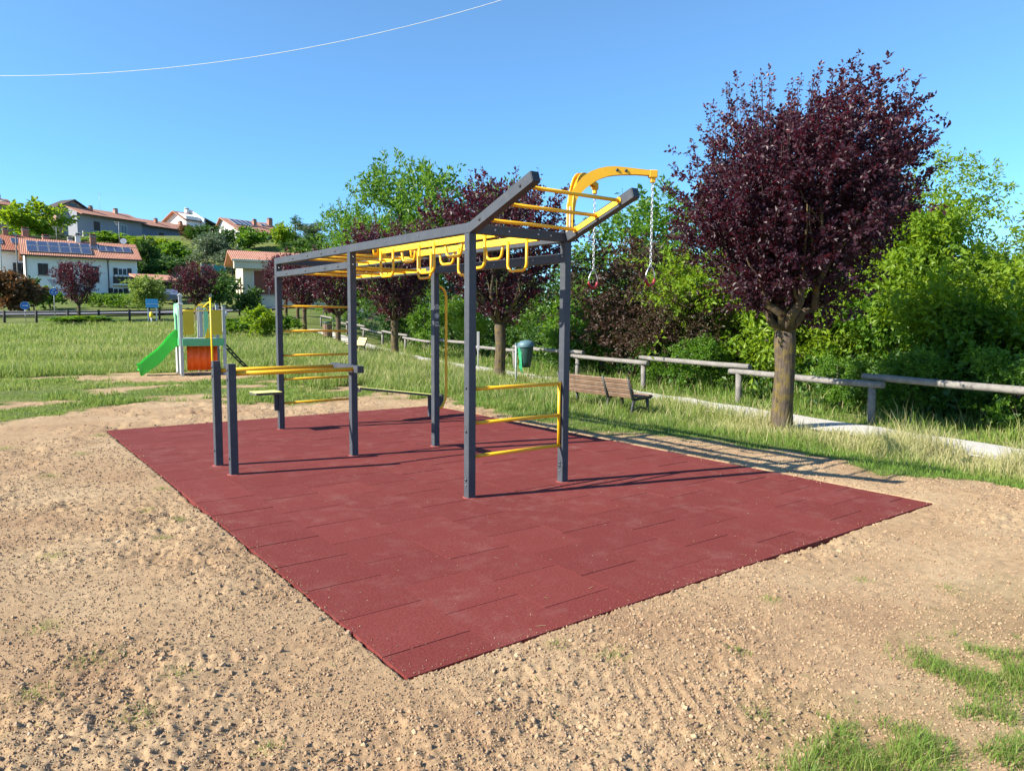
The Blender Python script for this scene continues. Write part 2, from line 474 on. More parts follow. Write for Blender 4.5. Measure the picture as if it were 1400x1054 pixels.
    o = np_mesh('ground', np.stack([X, Y, Z], -1), [F4, F3], m, tint=np.clip(s, 0, 1), smoothf=True)
    me = o.data
    if me.polygons[0].normal.z < 0: me.flip_normals()
    tag(o, 'bare tan soil giving way to rough grass and a green hillside', None, None, 'structure')
build_ground()

def strip_sheet(name, pts, w, mat, dz, label, seg=60, jitter=0):
    """a path or road: a sheet draped on the terrain along a polyline"""
    pts = np.array(pts, float)
    L = np.concatenate([[0], np.cumsum(np.hypot(*np.diff(pts, axis=0).T))])
    t = np.linspace(0, L[-1], seg)
    px = np.interp(t, L, pts[:, 0]); py = np.interp(t, L, pts[:, 1])
    tx = np.gradient(px); ty = np.gradient(py); n = np.hypot(tx, ty); nx, ny = -ty / n, tx / n
    k = 7; V = []
    for i in range(seg):
        for j in range(k):
            q = (j / (k - 1) - .5) * w * (1 + (jitter * (vnoise(t[i] * 1.7, j // 4 * 9.0, 3) - .5) if jitter else 0))
            x = px[i] + nx[i] * q; y = py[i] + ny[i] * q
            V.append((x, y, tz(x, y) + dz + .02 * (1 - (2 * j / (k - 1) - 1) ** 2)))
    I = np.arange(seg - 1)[:, None] * k + np.arange(k - 1)[None, :]
    F = np.stack([I, I + 1, I + k + 1, I + k], -1).reshape(-1, 4)
    o = np_mesh(name, V, [F], mat, smoothf=True)
    if o.data.polygons[0].normal.z < 0: o.data.flip_normals()
    return tag(o, label, None, None, 'structure')

def gravel_mat():
    m, nt, b = new_mat('pale_gravel')
    n = noise(nt, 22, 6, .75); n2 = noise(nt, 1.2, 3)
    r = ramp(nt, n.outputs['Fac'], [(.3, (.40, .38, .345)), (.6, (.62, .59, .54)), (.75, (.74, .71, .66))])
    c = mix(nt, n2.outputs['Fac'], r.outputs[0], (.33, .29, .22)); mx = mix(nt, .7, c, r.outputs[0])
    nt.links.new(mx, b.inputs['Base Color']); b.inputs['Roughness'].default_value = .95
    bump(nt, b, n.outputs['Fac'], .7, .03)
    return m
def asphalt_mat():
    m, nt, b = new_mat('grey_asphalt')
    n = noise(nt, 3, 6, .7); r = ramp(nt, n.outputs['Fac'], [(.3, (.09, .095, .11)), (.7, (.15, .155, .17))])
    nt.links.new(r.outputs[0], b.inputs['Base Color']); b.inputs['Roughness'].default_value = .9
    return m
def pathx(y): return 7.72 + .185 * y
strip_sheet('gravel_path', [(pathx(y), y) for y in (-14, -6, 0, 6, 12, 20, 30, 42)], 1.2, gravel_mat(), .03, 'pale gravel footpath beside the log rail fence', 160, .35)
M_ASPH = asphalt_mat()
RD = [place(px, D) for px, D in ((-420, 56), (-150, 60), (0, 62.5), (120, 64), (235, 66.5), (330, 72), (420, 82), (500, 95))]
strip_sheet('road', RD, 5.5, M_ASPH, .12, 'grey asphalt road beyond the meadow', 80)

# ------------------------------------------------------------------ clods and pebbles: uncountable
def clods():
    base = np.array([(1, 0, 0), (-1, 0, 0), (0, 1, 0), (0, -1, 0), (0, 0, 1), (0, 0, -1)], float)
    tri = np.array([(0, 2, 4), (2, 1, 4), (1, 3, 4), (3, 0, 4), (2, 0, 5), (1, 2, 5), (3, 1, 5), (0, 3, 5)])
    # one subdivision -> 18 verts / 32 faces
    vs = [tuple(v) for v in base]; key = {}; fs = []
    def midp(a, b):
        k = (min(a, b), max(a, b))
        if k not in key:
            m = (np.array(vs[a]) + np.array(vs[b])) / 2; m /= np.linalg.norm(m); vs.append(tuple(m)); key[k] = len(vs) - 1
        return key[k]
    for a, b, c in tri:
        ab, bc, ca = midp(a, b), midp(b, c), midp(c, a)
        fs += [(a, ab, ca), (ab, b, bc), (ca, bc, c), (ab, bc, ca)]
    B = np.array(vs); F = np.array(fs)
    n = 30000
    fa = math.atan2(FH[1], FH[0])
    r = 1.9 * np.exp(RNG.random(n) * math.log(8.5)); a = fa + (RNG.random(n) - .5) * R(86)
    x = CAM[0] + r * np.cos(a); y = CAM[1] + r * np.sin(a)
    keep = (soilness(x, y) > .5) & ((x < MX0 - .01) | (x > MX1 + .01) | (y < MY0 - .01) | (y > MY1 + .01))
    keep &= RNG.random(n) < .10 + .90 * smooth(.40, .64, fbm(x, y, 1.1, 3, 71))
    x, y = x[keep], y[keep]; n = len(x)
    sz = .003 + .009 * RNG.random(n) ** 4.5 + .0006 * np.hypot(x - CAM[0], y - CAM[1]) * RNG.random(n)
    bigs = RNG.random(n) < .003; sz[bigs] *= 1.9
    V = B[None] * (1 + (RNG.random((n, len(B), 1)) - .5) * .75) * sz[:, None, None] * (1 + (RNG.random((n, 1, 3)) - .5) * np.array([.8, .8, .5]))
    zs = height_at(x, y)
    V = V + np.stack([x, y, zs + sz * .25], -1)[:, None, :]
    FF = (F[None] + (np.arange(n) * len(B))[:, None, None]).reshape(-1, 3)
    t = np.repeat(RNG.random(n), len(B))
    # fine crumbs between them
    n = 130000
    r = 1.9 * np.exp(RNG.random(n) ** .8 * math.log(6)); a = fa + (RNG.random(n) - .5) * R(86)
    x = CAM[0] + r * np.cos(a); y = CAM[1] + r * np.sin(a)
    keep = (soilness(x, y) > .5) & ((x < MX0 - .004) | (x > MX1 + .004) | (y < MY0 - .004) | (y > MY1 + .004)) & (RNG.random(n) < .45 + .55 * smooth(.35, .6, fbm(x, y, .5, 2, 72)))
    ein = np.minimum(np.minimum(x - MX0, MX1 - x), np.minimum(y - MY0, MY1 - y))
    onm = (ein > .004) & (RNG.random(n) < .42 * np.exp(-ein / .045) + .004)
    keep |= onm
    x, y, onm = x[keep], y[keep], onm[keep]; n = len(x)
    sz = .0016 + .0042 * RNG.random(n) ** 2 + .0007 * np.hypot(x - CAM[0], y - CAM[1]) * RNG.random(n)
    V2 = base[None] * (1 + (RNG.random((n, 6, 1)) - .5) * .9) * sz[:, None, None] + (RNG.random((n, 6, 3)) - .5) * sz[:, None, None] * .7
    V2 = V2 * np.where(onm, .6, 1)[:, None, None] + np.stack([x, y, np.where(onm, .0012 + sz * .3, height_at(x, y) + sz * .35)], -1)[:, None, :]
    FF = np.concatenate([FF, (tri[None] + (np.arange(n) * 6)[:, None, None]).reshape(-1, 3) + V.shape[0] * V.shape[1]])
    V = np.concatenate([V.reshape(-1, 3), V2.reshape(-1, 3)]); t = np.concatenate([t, np.repeat(RNG.random(n) * .95, 6)])
    m, nt, b = new_mat('dry_clods')
    at = nd(nt, 'ShaderNodeAttribute', attribute_name='tint')
    rr = ramp(nt, at.outputs['Fac'], [(0, (.28, .178, .108)), (.6, (.37, .255, .158)), (.99, (.42, .305, .19)), (.997, (.40, .33, .24)), (1, (.46, .41, .33))])
    nn = noise(nt, 120, 3)
    mm = ramp(nt, nn.outputs['Fac'], [(.3, (.75, .75, .75)), (.7, (1.1, 1.1, 1.1))])
    nt.links.new(mix(nt, 1, rr.outputs[0], mm.outputs[0], 'MULTIPLY'), b.inputs['Base Color']); b.inputs['Roughness'].default_value = .95; b.inputs['Specular IOR Level'].default_value = .1
    o = np_mesh('loose_clods', V.reshape(-1, 3), [FF], m, tint=t)
    tag(o, 'loose dry soil clods and pebbles scattered over the bare ground', None, None, 'stuff')

def height_at(x, y):
    rad, ang, Z = GPOL; fa = math.atan2(FH[1], FH[0])
    r = np.hypot(x - CAM[0], y - CAM[1]); a = np.arctan2(y - CAM[1], x - CAM[0]) - fa
    a = (a + math.pi) % (2 * math.pi) - math.pi
    ang = np.where(ang > math.pi, ang, ang)
    i = np.clip(np.searchsorted(rad, r) - 1, 0, len(rad) - 2); j = np.clip(np.searchsorted(ang, a) - 1, 0, len(ang) - 2)
    u = np.clip((r - rad[i]) / (rad[i + 1] - rad[i]), 0, 1); v = np.clip((a - ang[j]) / (ang[j + 1] - ang[j]), 0, 1)
    return (Z[i, j] * (1 - u) + Z[i + 1, j] * u) * (1 - v) + (Z[i, j + 1] * (1 - u) + Z[i + 1, j + 1] * u) * v
clods()

# ------------------------------------------------------------------ rubber mat
def build_mat():
    m, nt, b = new_mat('red_rubber_granulate')
    n1 = noise(nt, .9, 5, .65); n2 = noise(nt, 75, 5, .8); n3 = noise(nt, 4.5, 6, .75); n4 = noise(nt, 38, 2, .5)
    a = nd(nt, 'ShaderNodeAttribute', attribute_name='tint')
    base = ramp(nt, a.outputs['Fac'], [(0, (.141, .0295, .0255)), (1, (.160, .0345, .0300))])
    gran = ramp(nt, n2.outputs['Fac'], [(.30, (.50, .46, .46)), (.5, (1, 1, 1)), (.68, (1.5, 1.6, 1.6))])
    c = mix(nt, 1, base.outputs[0], gran.outputs[0], 'MULTIPLY')
    dust = ramp(nt, n3.outputs['Fac'], [(.48, (0, 0, 0)), (.78, (.28, .28, .28))])
    dm = ramp(nt, n1.outputs['Fac'], [(.38, (0, 0, 0)), (.7, (1, 1, 1))])
    dd = mix(nt, 1, dust.outputs[0], dm.outputs[0], 'MULTIPLY')
    c = mix(nt, dd, c, (.42, .30, .25))
    sp = ramp(nt, n4.outputs['Fac'], [(.73, (0, 0, 0)), (.77, (.45, .45, .45))])
    c = mix(nt, sp.outputs[0], c, (.50, .38, .30))
    nt.links.new(c, b.inputs['Base Color']); b.inputs['Roughness'].default_value = .9; b.inputs['Specular IOR Level'].default_value = .12
    bump(nt, b, n2.outputs['Fac'], .5, .004)
    V = []; F = []; T = []
    t = .515; th = .05
    nx = int(math.ceil((MX1 - MX0) / t)); rng = np.random.default_rng(3)
    for i in range(nx):
        x0 = MX0 + i * t; x1 = min(x0 + t, MX1)
        if x1 - x0 < .02: continue
        off = (.2575 if i % 2 else 0) - .5 + .235
        k = 0; y = MY0 + off - t
        while y < MY1:
            y0, y1 = max(y, MY0), min(y + t, MY1); y += t
            if y1 - y0 < .02: continue
            gx = .0002; gy = .0010 + .0050 * rng.random() ** 1.6
            zc = (rng.random(4) - .5) * .0012; zz = (rng.random() - .5) * .0016
            curl = rng.random() ** 2 * .002
            a0, a1, b0, b1 = x0 + gx, x1 - gx, y0 + (0 if y0 == MY0 else gy), y1 - (0 if y1 == MY1 else gy * .3)
            c = .0006
            top = [(a0 + c, b0 + c), (a1 - c, b0 + c), (a1 - c, b1 - c), (a0 + c, b1 - c)]
            rim = [(a0, b0), (a1, b0), (a1, b1), (a0, b1)]
            s = len(V)
            for q, (x, yy) in enumerate(top): V.append((x, yy, zz + zc[q] + (curl if q < 2 else 0)))
            for q, (x, yy) in enumerate(rim): V.append((x, yy, zz + zc[q] - .001 + (curl if q < 2 else 0)))
            for x, yy in rim: V.append((x, yy, -th))
            F.append((s, s + 1, s + 2, s + 3))
            for q in range(4):
                w = (q + 1) % 4
                F.append((s + 4 + q, s + 4 + w, s + w, s + q)); F.append((s + 8 + q, s + 8 + w, s + 4 + w, s + 4 + q))
            T += [rng.random()] * 12
    o = np_mesh('rubber_mat', V, [np.array(F)], m, tint=T)
    tag(o, 'dark red rubber safety mat of staggered square tiles under the workout frame', 'mat')
build_mat()

# ================================================================== WORKOUT FRAME
def build_frame():
    p = .08; W = 1.14; L = 2.507
    rt = thing('workout_frame', 'anthracite outdoor workout frame with yellow monkey bars standing on the red rubber mat', 'workout frame', (.61, 2.55, 0))
    H0, H1 = 2.41, 2.50
    posts = dict(A=(0, 0), B=(W, 0), C=(0, L), D=(W, L), E=(0, 2 * L + .003), F=(W, 2 * L + .003))
    for k, (x, y) in posts.items():
        m = MB(); m.box(x, x + p, y, y + p, -.04, H0, M_ANTH)
        for z in (.17, .62, 1.02):
            if k in 'AB': m.bolt((x, y + p / 2, z), (-1, 0, 0))
        for z in (.12, 2.27): m.bolt((x, y + p * .5, z), (-1, 0, 0), .007, M_STEEL)
        if k in 'BD': m.bolt((x, y + p / 2, .2), (-1, 0, 0))
        if k in 'CE':
            for z in (2.36, 2.27): m.bolt((x + p / 2, y, z), (0, -1, 0), .008, M_STEEL)
            for z in (.3, .65, 1.35): m.bolt((x + p, y + p / 2, z), (1, 0, 0), .010)
        # cut mortar collar where the post leaves the mat
        o = m.build('post', rt)
        m = MB(); m.tube([(x + p / 2, y + p / 2, -.03), (x + p / 2, y + p / 2, .0035)], [.075, .068], M_COLLAR, 14)
        m.build('mat_collar', o)
        if k == 'D':
            for z in (1.795, 1.685):
                m = MB()
                m.disc((x + p / 2, y - .0015, z), (0, -1, 0), .034, .003, M_STICK, 22)
                m.disc((x + p / 2, y - .0035, z), (0, -1, 0), .026, .001, M_STICKD, 22)
                m.disc((x + p / 2, y - .0045, z), (0, -1, 0), .019, .001, M_STICK, 22)
                if z > 1.7: m.obox((x + p / 2, y - .0046, 1.795), (1, 0, 0), (0, 1, 0), (0, 0, 1), .05, .002, .010, M_STICKD, 0)
                m.build('round_sticker', o)
            m = MB()
            m.box(x + p / 2 - .022, x + p / 2 + .022, y - .003, y, 1.55, 1.61, M_STICK, 0)
            m.box(x + p / 2 - .012, x + p / 2 + .012, y - .005, y - .003, 1.565, 1.60, M_STICKD, 0)
            m.build('square_sticker', o)
    yend = 2 * L + .003 + p
    for x in (0, W):
        m = MB(); m.box(x, x + p, 0, yend, H0, H1, M_ANTH)
        sx = -1 if x == 0 else 1; xf = x if x == 0 else x + p
        for y in (2.93, 3.36, 3.83, 4.35): m.bolt((xf, y, H0 + .045), (sx, 0, 0))
        for y in (.9, 1.6): m.bolt((xf, y, H0 + .05), (sx, 0, 0), .007, M_STEEL)
        m.build('top_beam', rt)
        m = MB(); m.box(x, x + p, L + p + .001, 2 * L + .002, 2.225, 2.305, M_ANTH)
        for y in (2.85, 3.25, 3.9, 4.6): m.bolt((xf, y, 2.265), (sx, 0, 0))
        m.build('lower_beam', rt)
    m = MB(); m.box(W, W + p, p + .001, L - .001, 2.21, 2.30, M_ANTH)
    for y in (.5, 1.2, 1.9): m.bolt((W, y, 2.255), (-1, 0, 0), .007, M_STEEL)
    m.build('lower_beam', rt)
    for y in (.001, L, 2 * L + .003):
        m = MB(); m.box(p, W, y, y + p, H0 + .002, H1 - .002, M_ANTH)
        if y < .1:
            for x in (.284, .443, .792, .947): m.bolt((x, y, 2.455), (0, -1, 0), .010, M_STEEL)
        m.build('cross_beam', rt)
    # inclined extension
    a = R(19.6); ca, sa = math.cos(a), math.sin(a)
    for x in (0, W):
        m = MB(); ln = .945
        m.prism([(0, H0), (ln * -ca + .0 + .09 * sa * 0, H0 + ln * sa), (-ln * ca + .09 * sa, H0 + ln * sa + .09 * ca), (0, H1)], (p, 0, 0), M_ANTH, (x + p / 2, 0, 0), (0, 1, 0), (0, 0, 1))
        xf = x if x == 0 else x + p; sx = -1 if x == 0 else 1
        for d in (.17, .78): m.bolt((xf, -d * ca, H0 + d * sa + .045), (sx, 0, 0))
        c = (x + p / 2, -(ln + .006) * ca + .045 * sa, H0 + (ln + .006) * sa + .045 * ca)
        m.obox(c, (1, 0, 0), (0, ca, -sa), (0, sa, ca), p - .002, .012, .086, M_BOLT, .002)
        m.build('inclined_beam', rt)
    for d in (.17, .475, .78):
        y = -d * ca + .045 * sa; z = H0 + d * sa + .048
        m = MB(); m.tube([(p - .01, y, z), (W + .01, y, z)], .017, M_YEL, 10)
        m.tube([(p, y, z), (p + .012, y, z)], .03, M_YEL, 12); m.tube([(W - .012, y, z), (W, y, z)], .03, M_YEL, 12)
        m.build('rung', rt)
    # yellow liner strip on the inner face of the far inclined beam
    m = MB()
    m.obox((W - .003, -.475 * ca + .045 * sa, H0 + .475 * sa + .047), (1, 0, 0), (0, -ca, sa), (0, sa, ca), .005, .62, .05, M_YELB, .001)
    m.build('liner_strip', rt)
    # monkey-bar rungs in the rear bay, two levels
    for y in (2.93, 3.36, 3.83, 4.35):
        m = MB(); m.tube([(p - .01, y, 2.455), (W + .01, y, 2.455)], .017, M_YEL, 10); m.build('rung', rt)
    for y in (2.85, 3.25, 3.9, 4.6):
        m = MB(); m.tube([(p - .01, y, 2.265), (W + .01, y, 2.265)], .017, M_YEL, 10); m.build('rung', rt)
    # liner strips seen under the far beams of the rear bay
    m = MB(); m.box(W - .006, W - .001, 2.70, 4.8, 2.245, 2.285, M_YELB, .001); m.build('liner_strip', rt)
    m = MB(); m.box(W - .006, W - .001, 2.75, 4.7, 2.43, 2.48, M_YELB, .001); m.build('liner_strip', rt)
    # two hanging rails with U handles
    for xr in (.365, .87):
        m = MB(); m.box(xr - .016, xr + .016, .085, 2.46, 2.405, 2.475, M_YELB, .003)
        o = m.build('handle_rail', rt)
        m = MB(); m.box(xr - .085, xr + .085, 2.462, 2.50, 2.385, 2.49, M_YEL, .004); m.bolt((xr - .055, 2.462, 2.44), (0, -1, 0), .016, M_EAVE); m.bolt((xr + .055, 2.462, 2.44), (0, -1, 0), .016, M_EAVE)
        m.build('rail_bracket', o)
        m = MB(); m.box(xr - .085, xr + .085, .082, .10, 2.42, 2.49, M_YEL, .004); m.build('rail_bracket', o)
        for k, (yc, deep) in enumerate(((2.24, 1), (1.80, 0), (1.33, 1), (.86, 0), (.40, 1))):
            m = MB(); w = .155 if deep else .17; h = .27 if deep else .125; r = .068
            sl = 0 if deep else .028
            side = -.03 if k % 2 == 0 else .03
            if not deep: side = .03
            pts = [(yc - w + sl * 0, 2.45, 0)]
            pts = []
            top = 2.44; bot = 2.405 - h + .0
            prof = [(-w, top), (-w + sl, bot + r * 1.0)]
            for q in range(1, 6):
                t = q / 6 * math.pi / 2
                prof.append((-w + sl + r * (1 - math.cos(t)), bot + r * (1 - math.sin(t))))
            prof.append((-w + sl + r, bot))
            prof2 = [(-u, z) for u, z in prof[::-1]]
            for u, z in prof + prof2: pts.append((xr + side * .75, yc + u, z))
            m.tube(pts, .0155, M_YEL, 10)
            m.build('hanging_handle', o)
    # low ladder bars between the two near posts, joined by an upright at the far post
    m = MB(); m.tube([(W - .02, .04, .36), (W - .02, .04, 1.02)], .016, M_YEL, 10); m.build('upright_bar', rt)
    for z in (.38, .69, 1.008):
        m = MB(); m.tube([(p - .01, .04, z), (W + .005, .04, z)], .017, M_YEL, 10); m.build('bar', rt)
    # wall bars between the two rear posts
    for z in (.385, .738, 1.089, 1.449, 1.812):
        m = MB(); m.tube([(p - .01, 2 * L + .04, z), (W + .01, 2 * L + .04, z)], .017, M_YEL, 10); m.build('bar', rt)
    # grab pole on post D
    m = MB(); x = W + p; y = L + .04
    m.tube([(x - .005, y, 2.07), (x + .05, y, 2.05), (x + .105, y, 2.0), (x + .124, y, 1.93), (x + .124, y, .70), (x + .11, y, .60), (x + .06, y, .51), (x - .005, y, .475)], .0175, M_YEL, 10)
    m.tube([(x, y, 2.07), (x + .008, y, 2.07)], .035, M_YEL, 12); m.tube([(x, y, .475), (x + .008, y, .475)], .035, M_YEL, 12)
    m.build('grab_pole', rt)
    # dip bars
    for y in (2.818, 2.247):
        m = MB(); m.box(-1.478, -1.398, y, y + p, -.04, 1.155, M_ANTH)
        m.box(-1.476, -1.4, y + .002, y + p - .002, 1.155, 1.162, M_BOLT, .002)
        for z in (1.10, 1.0): m.bolt((-1.478, y + p / 2, z), (-1, 0, 0), .016)
        m.bolt((-1.478, y + p / 2, .17), (-1, 0, 0), .014)
        o = m.build('dip_bar_post', rt)
        m = MB(); m.tube([(-1.438, y + .04, -.03), (-1.438, y + .04, .0035)], [.075, .068], M_COLLAR, 14); m.build('mat_collar', o)
        m = MB(); m.tube([(-1.40, y + .042, 1.06), (-.075, y + .042, 1.06)], .024, M_YEL, 14); m.build('dip_bar', rt)
    m = MB(); m.box(-.081, -.001, 2.17, 2.94, 1.02, 1.10, M_ANTH)
    m.box(-.079, -.003, 2.158, 2.17, 1.022, 1.098, M_BOLT, .002); m.box(-.079, -.003, 2.94, 2.952, 1.022, 1.098, M_BOLT, .002)
    for y in (2.36, 2.72): m.bolt((-.04, y, 1.10), (0, 0, 1), .01)
    m.build('dip_bar_bracket', rt)
    # step at the rear left post
    m = MB(); m.box(-.38, -.002, 4.86, 5.18, .535, .568, M_STEPD, .003); m.box(-.378, -.003, 4.862, 5.178, .568, .574, M_STEP, .002)
    o = m.build('step_board', rt)
    m = MB(); m.prism([(0, .535), (-.10, .535), (-.055, .50), (-.055, .28), (0, .28)], (0, .03, 0), M_ANTH, (-.002, 5.055, 0)); m.build('step_bracket', o)
    # inclined sit-up bench from the rear right post
    x0, z0, x1, z1 = 1.235, .575, 2.74, .36
    d = Vector((x1 - x0, 0, z1 - z0)); ln = d.length; d.normalize(); up = Vector((-d.z, 0, d.x))
    c = Vector(((x0 + x1) / 2, 5.05, (z0 + z1) / 2))
    m = MB(); m.obox(c - up * .025, d, (0, 1, 0), up, ln, .28, .03, M_STEPD, .003); m.obox(c - up * .007, d, (0, 1, 0), up, ln - .004, .276, .006, M_STEP, .002)
    o = m.build('sit_up_bench', rt)
    m = MB(); m.box(2.55, 2.60, 5.03, 5.08, -.02, .36, M_ANTH); m.build('bench_leg', o)
    m = MB(); m.box(1.222, 1.30, 4.99, 5.11, .49, .56, M_GALV); m.build('bench_bracket', o)
    m = MB(); m.box(2.72, 2.80, 4.96, 5.14, .15, .37, M_ANTH); m.build('foot_rest', o)
    # two curved arms on the near right post
    b = Vector((1.245, .04, 0))
    m = MB(); m.box(1.205, 1.268, .012, .068, 2.44, 2.76, M_GALV, .003); stub = m.build('arm_stub', rt)
    outer = [(-.046, 2.52), (-.045, 2.66), (-.043, 2.788), (-.02, 2.87), (.014, 2.931), (.06, 3.0), (.12, 3.067), (.19, 3.112), (.266, 3.142), (.345, 3.159), (.423, 3.166), (.533, 3.160), (.66, 3.149), (.79, 3.139)]
    inner = [(.008, 2.52), (.018, 2.66), (.046, 2.82), (.07, 2.872), (.10, 2.905), (.13, 2.935), (.18, 2.975), (.229, 3.013), (.30, 3.047), (.366, 3.069), (.44, 3.081), (.515, 3.088), (.66, 3.093), (.79, 3.088)]
    ends = []
    for s in (-1, 1):
        h = Vector((.862, .507 * s, 0)); nrm = Vector((-h.y, h.x, 0))
        m = MB(); 
        for off in (-.024, .024):
            o_ = b + nrm * off
            n = len(outer); th = .005
            A = [o_ + h * u + Vector((0, 0, z)) for u, z in outer]; B = [o_ + h * u + Vector((0, 0, z)) for u, z in inner]
            vs = [q + nrm * th for q in A + B] + [q - nrm * th for q in A + B]; fs = []
            for i in range(n - 1):
                fs.append([i, i + 1, n + i + 1, n + i]); fs.append([2 * n + i, 3 * n + i, 3 * n + i + 1, 2 * n + i + 1])
                fs.append([i, 2 * n + i, 2 * n + i + 1, i + 1]); fs.append([n + i, n + i + 1, 3 * n + i + 1, 3 * n + i])
            fs += [[0, n, 3 * n, 2 * n], [n - 1, 3 * n - 1, 4 * n - 1, 2 * n - 1]]
            m.add(vs, fs, M_YEL)
        # web between the two cheeks
        W0 = [(u + (iu - u) * .25, z + (iz - z) * .25) for (u, z), (iu, iz) in zip(outer, inner)][3:]
        vs = []; fs = []
        for u, z in W0:
            q = b + h * u + Vector((0, 0, z)); vs += [q - nrm * .019, q + nrm * .019]
        for i in range(len(W0) - 1): fs.append([2 * i, 2 * i + 1, 2 * i + 3, 2 * i + 2])
        m.add(vs, fs, M_YEL)
        for u, z in ((-.014, 2.56), (-.012, 2.62), (.45, 3.128), (.54, 3.125)):
            for sg in (-1, 1): m.bolt(b + h * u + Vector((0, 0, z)) + nrm * .029 * sg, nrm * sg, .016)
        o = m.build('ring_arm', rt)
        e = b + h * .825
        m = MB(); m.obox(e + Vector((0, 0, 3.105)), h, nrm, (0, 0, 1), .085, .062, .075, M_YEL, .006); m.obox(e + Vector((0, 0, 3.05)), h, nrm, (0, 0, 1), .05, .04, .06, M_YEL, .006)
        m.build('hanger_head', o)
        ends.append(e)
    return ends
M_COLLAR = paint('cut_rubber_edge', (.30, .065, .055), .85, .2, scale=40)
RING_ENDS = build_frame()

def build_ring(e, label, ax):
    zt = 3.035
    t = thing('gymnastic_ring', label, 'gymnastic ring', (e.x, e.y, 2.0), 0, 'gymnastic rings hanging from the yellow arms')
    m = MB(); z = zt; k = 0; lk = .034; zb = 2.19
    while z > zb:
        ax = Vector((1, 0, 0)) if k % 2 == 0 else Vector((0, 1, 0)); pts = []
        for q in range(9):
            a = 2 * math.pi * q / 8
            pts.append(Vector((e.x, e.y, z - lk / 2)) + ax * .011 * math.cos(a) + Vector((0, 0, 1)) * lk * .6 * math.sin(a))
        m.tube(pts, .0042, M_STEEL, 5, False); z -= lk; k += 1
    m.build('chain', t)
    # bail and grip lie in the plane facing the path
    ax = Vector(ax); c = Vector((e.x, e.y, 0))
    m = MB(); w = .064
    m.tube([c + ax * -w + Vector((0, 0, 2.05)), c + ax * -w + Vector((0, 0, 2.11)), c + ax * -.03 + Vector((0, 0, 2.175)), c + Vector((0, 0, 2.195)), c + ax * .03 + Vector((0, 0, 2.175)), c + ax * w + Vector((0, 0, 2.11)), c + ax * w + Vector((0, 0, 2.05))], .006, M_STEEL, 8)
    m.build('bail', t)
    m = MB(); pts = []
    for q in range(13):
        a = math.pi + math.pi * q / 12
        pts.append(c + ax * w * math.cos(a) + Vector((0, 0, 2.065 + .062 * math.sin(a))))
    m.tube(pts, .0155, M_RED, 10); m.build('grip', t)
build_ring(RING_ENDS[0], 'red and steel gymnastic ring on the near arm, against the dark bushes', (.80, -.60, 0))
build_ring(RING_ENDS[1], 'red and steel gymnastic ring on the far arm, half hidden by the tilted beam', (.83, .55, 0))

# ================================================================== TREES
def unit(v): return v / np.maximum(np.linalg.norm(v, axis=-1, keepdims=True), 1e-9)

def leaf_verts(P, D, L, W, rng):
    n = len(P)
    N = unit(np.cross(D, unit(rng.normal(size=(n, 3)) + np.array([0, 0, .2]))))
    # leaves tend to face the sky
    N = np.where(N[:, 2:3] < 0, -N, N)
    Sd = np.cross(D, N)
    L = L[:, None]; W = W[:, None]
    fold = N * W * .18
    V = np.stack([P, P + D * L * .45 + Sd * W * .5 + fold, P + D * L - N * L * .08, P + D * L * .45 - Sd * W * .5 + fold], 1)
    F = np.arange(n * 4).reshape(-1, 4)
    return V.reshape(-1, 3), F

def twigs_to_leaves(tc, td, tl, per, leaf, aspect, rng, spread=.9, droop=0., ttint=None):
    """leaves strung along short twigs: tc base, td direction, tl length"""
    n = len(tc)
    t = rng.random((n, per)) ** .8
    pos = tc[:, None] + td[:, None] * (t * tl[:, None])[..., None]
    pos[..., 2] -= droop * (t * tl[:, None]) ** 2
    rad = unit(rng.normal(size=(n, per, 3)))
    pos = pos + rad * leaf * .55 * rng.random((n, per, 1))
    d = unit(td[:, None] * .55 + rad * spread + np.array([0, 0, -droop * .3]))
    sz = leaf * (.65 + .7 * rng.random((n, per)))
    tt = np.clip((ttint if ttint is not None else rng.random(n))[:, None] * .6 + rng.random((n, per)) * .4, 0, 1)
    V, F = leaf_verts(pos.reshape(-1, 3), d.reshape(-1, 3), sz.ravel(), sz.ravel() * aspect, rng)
    return V, F, np.repeat(tt.ravel(), 4)

def limb_path(p0, p1, bend, rng, k=6):
    p0 = np.array(p0, float); p1 = np.array(p1, float); out = []
    for i in range(k):
        t = i / (k - 1)
        q = p0 * (1 - t) + p1 * t + np.array([0, 0, 1]) * bend * math.sin(math.pi * t) + rng.normal(size=3) * .03 * (0 < i < k - 1) * np.linalg.norm(p1 - p0)
        out.append(tuple(q))
    return out

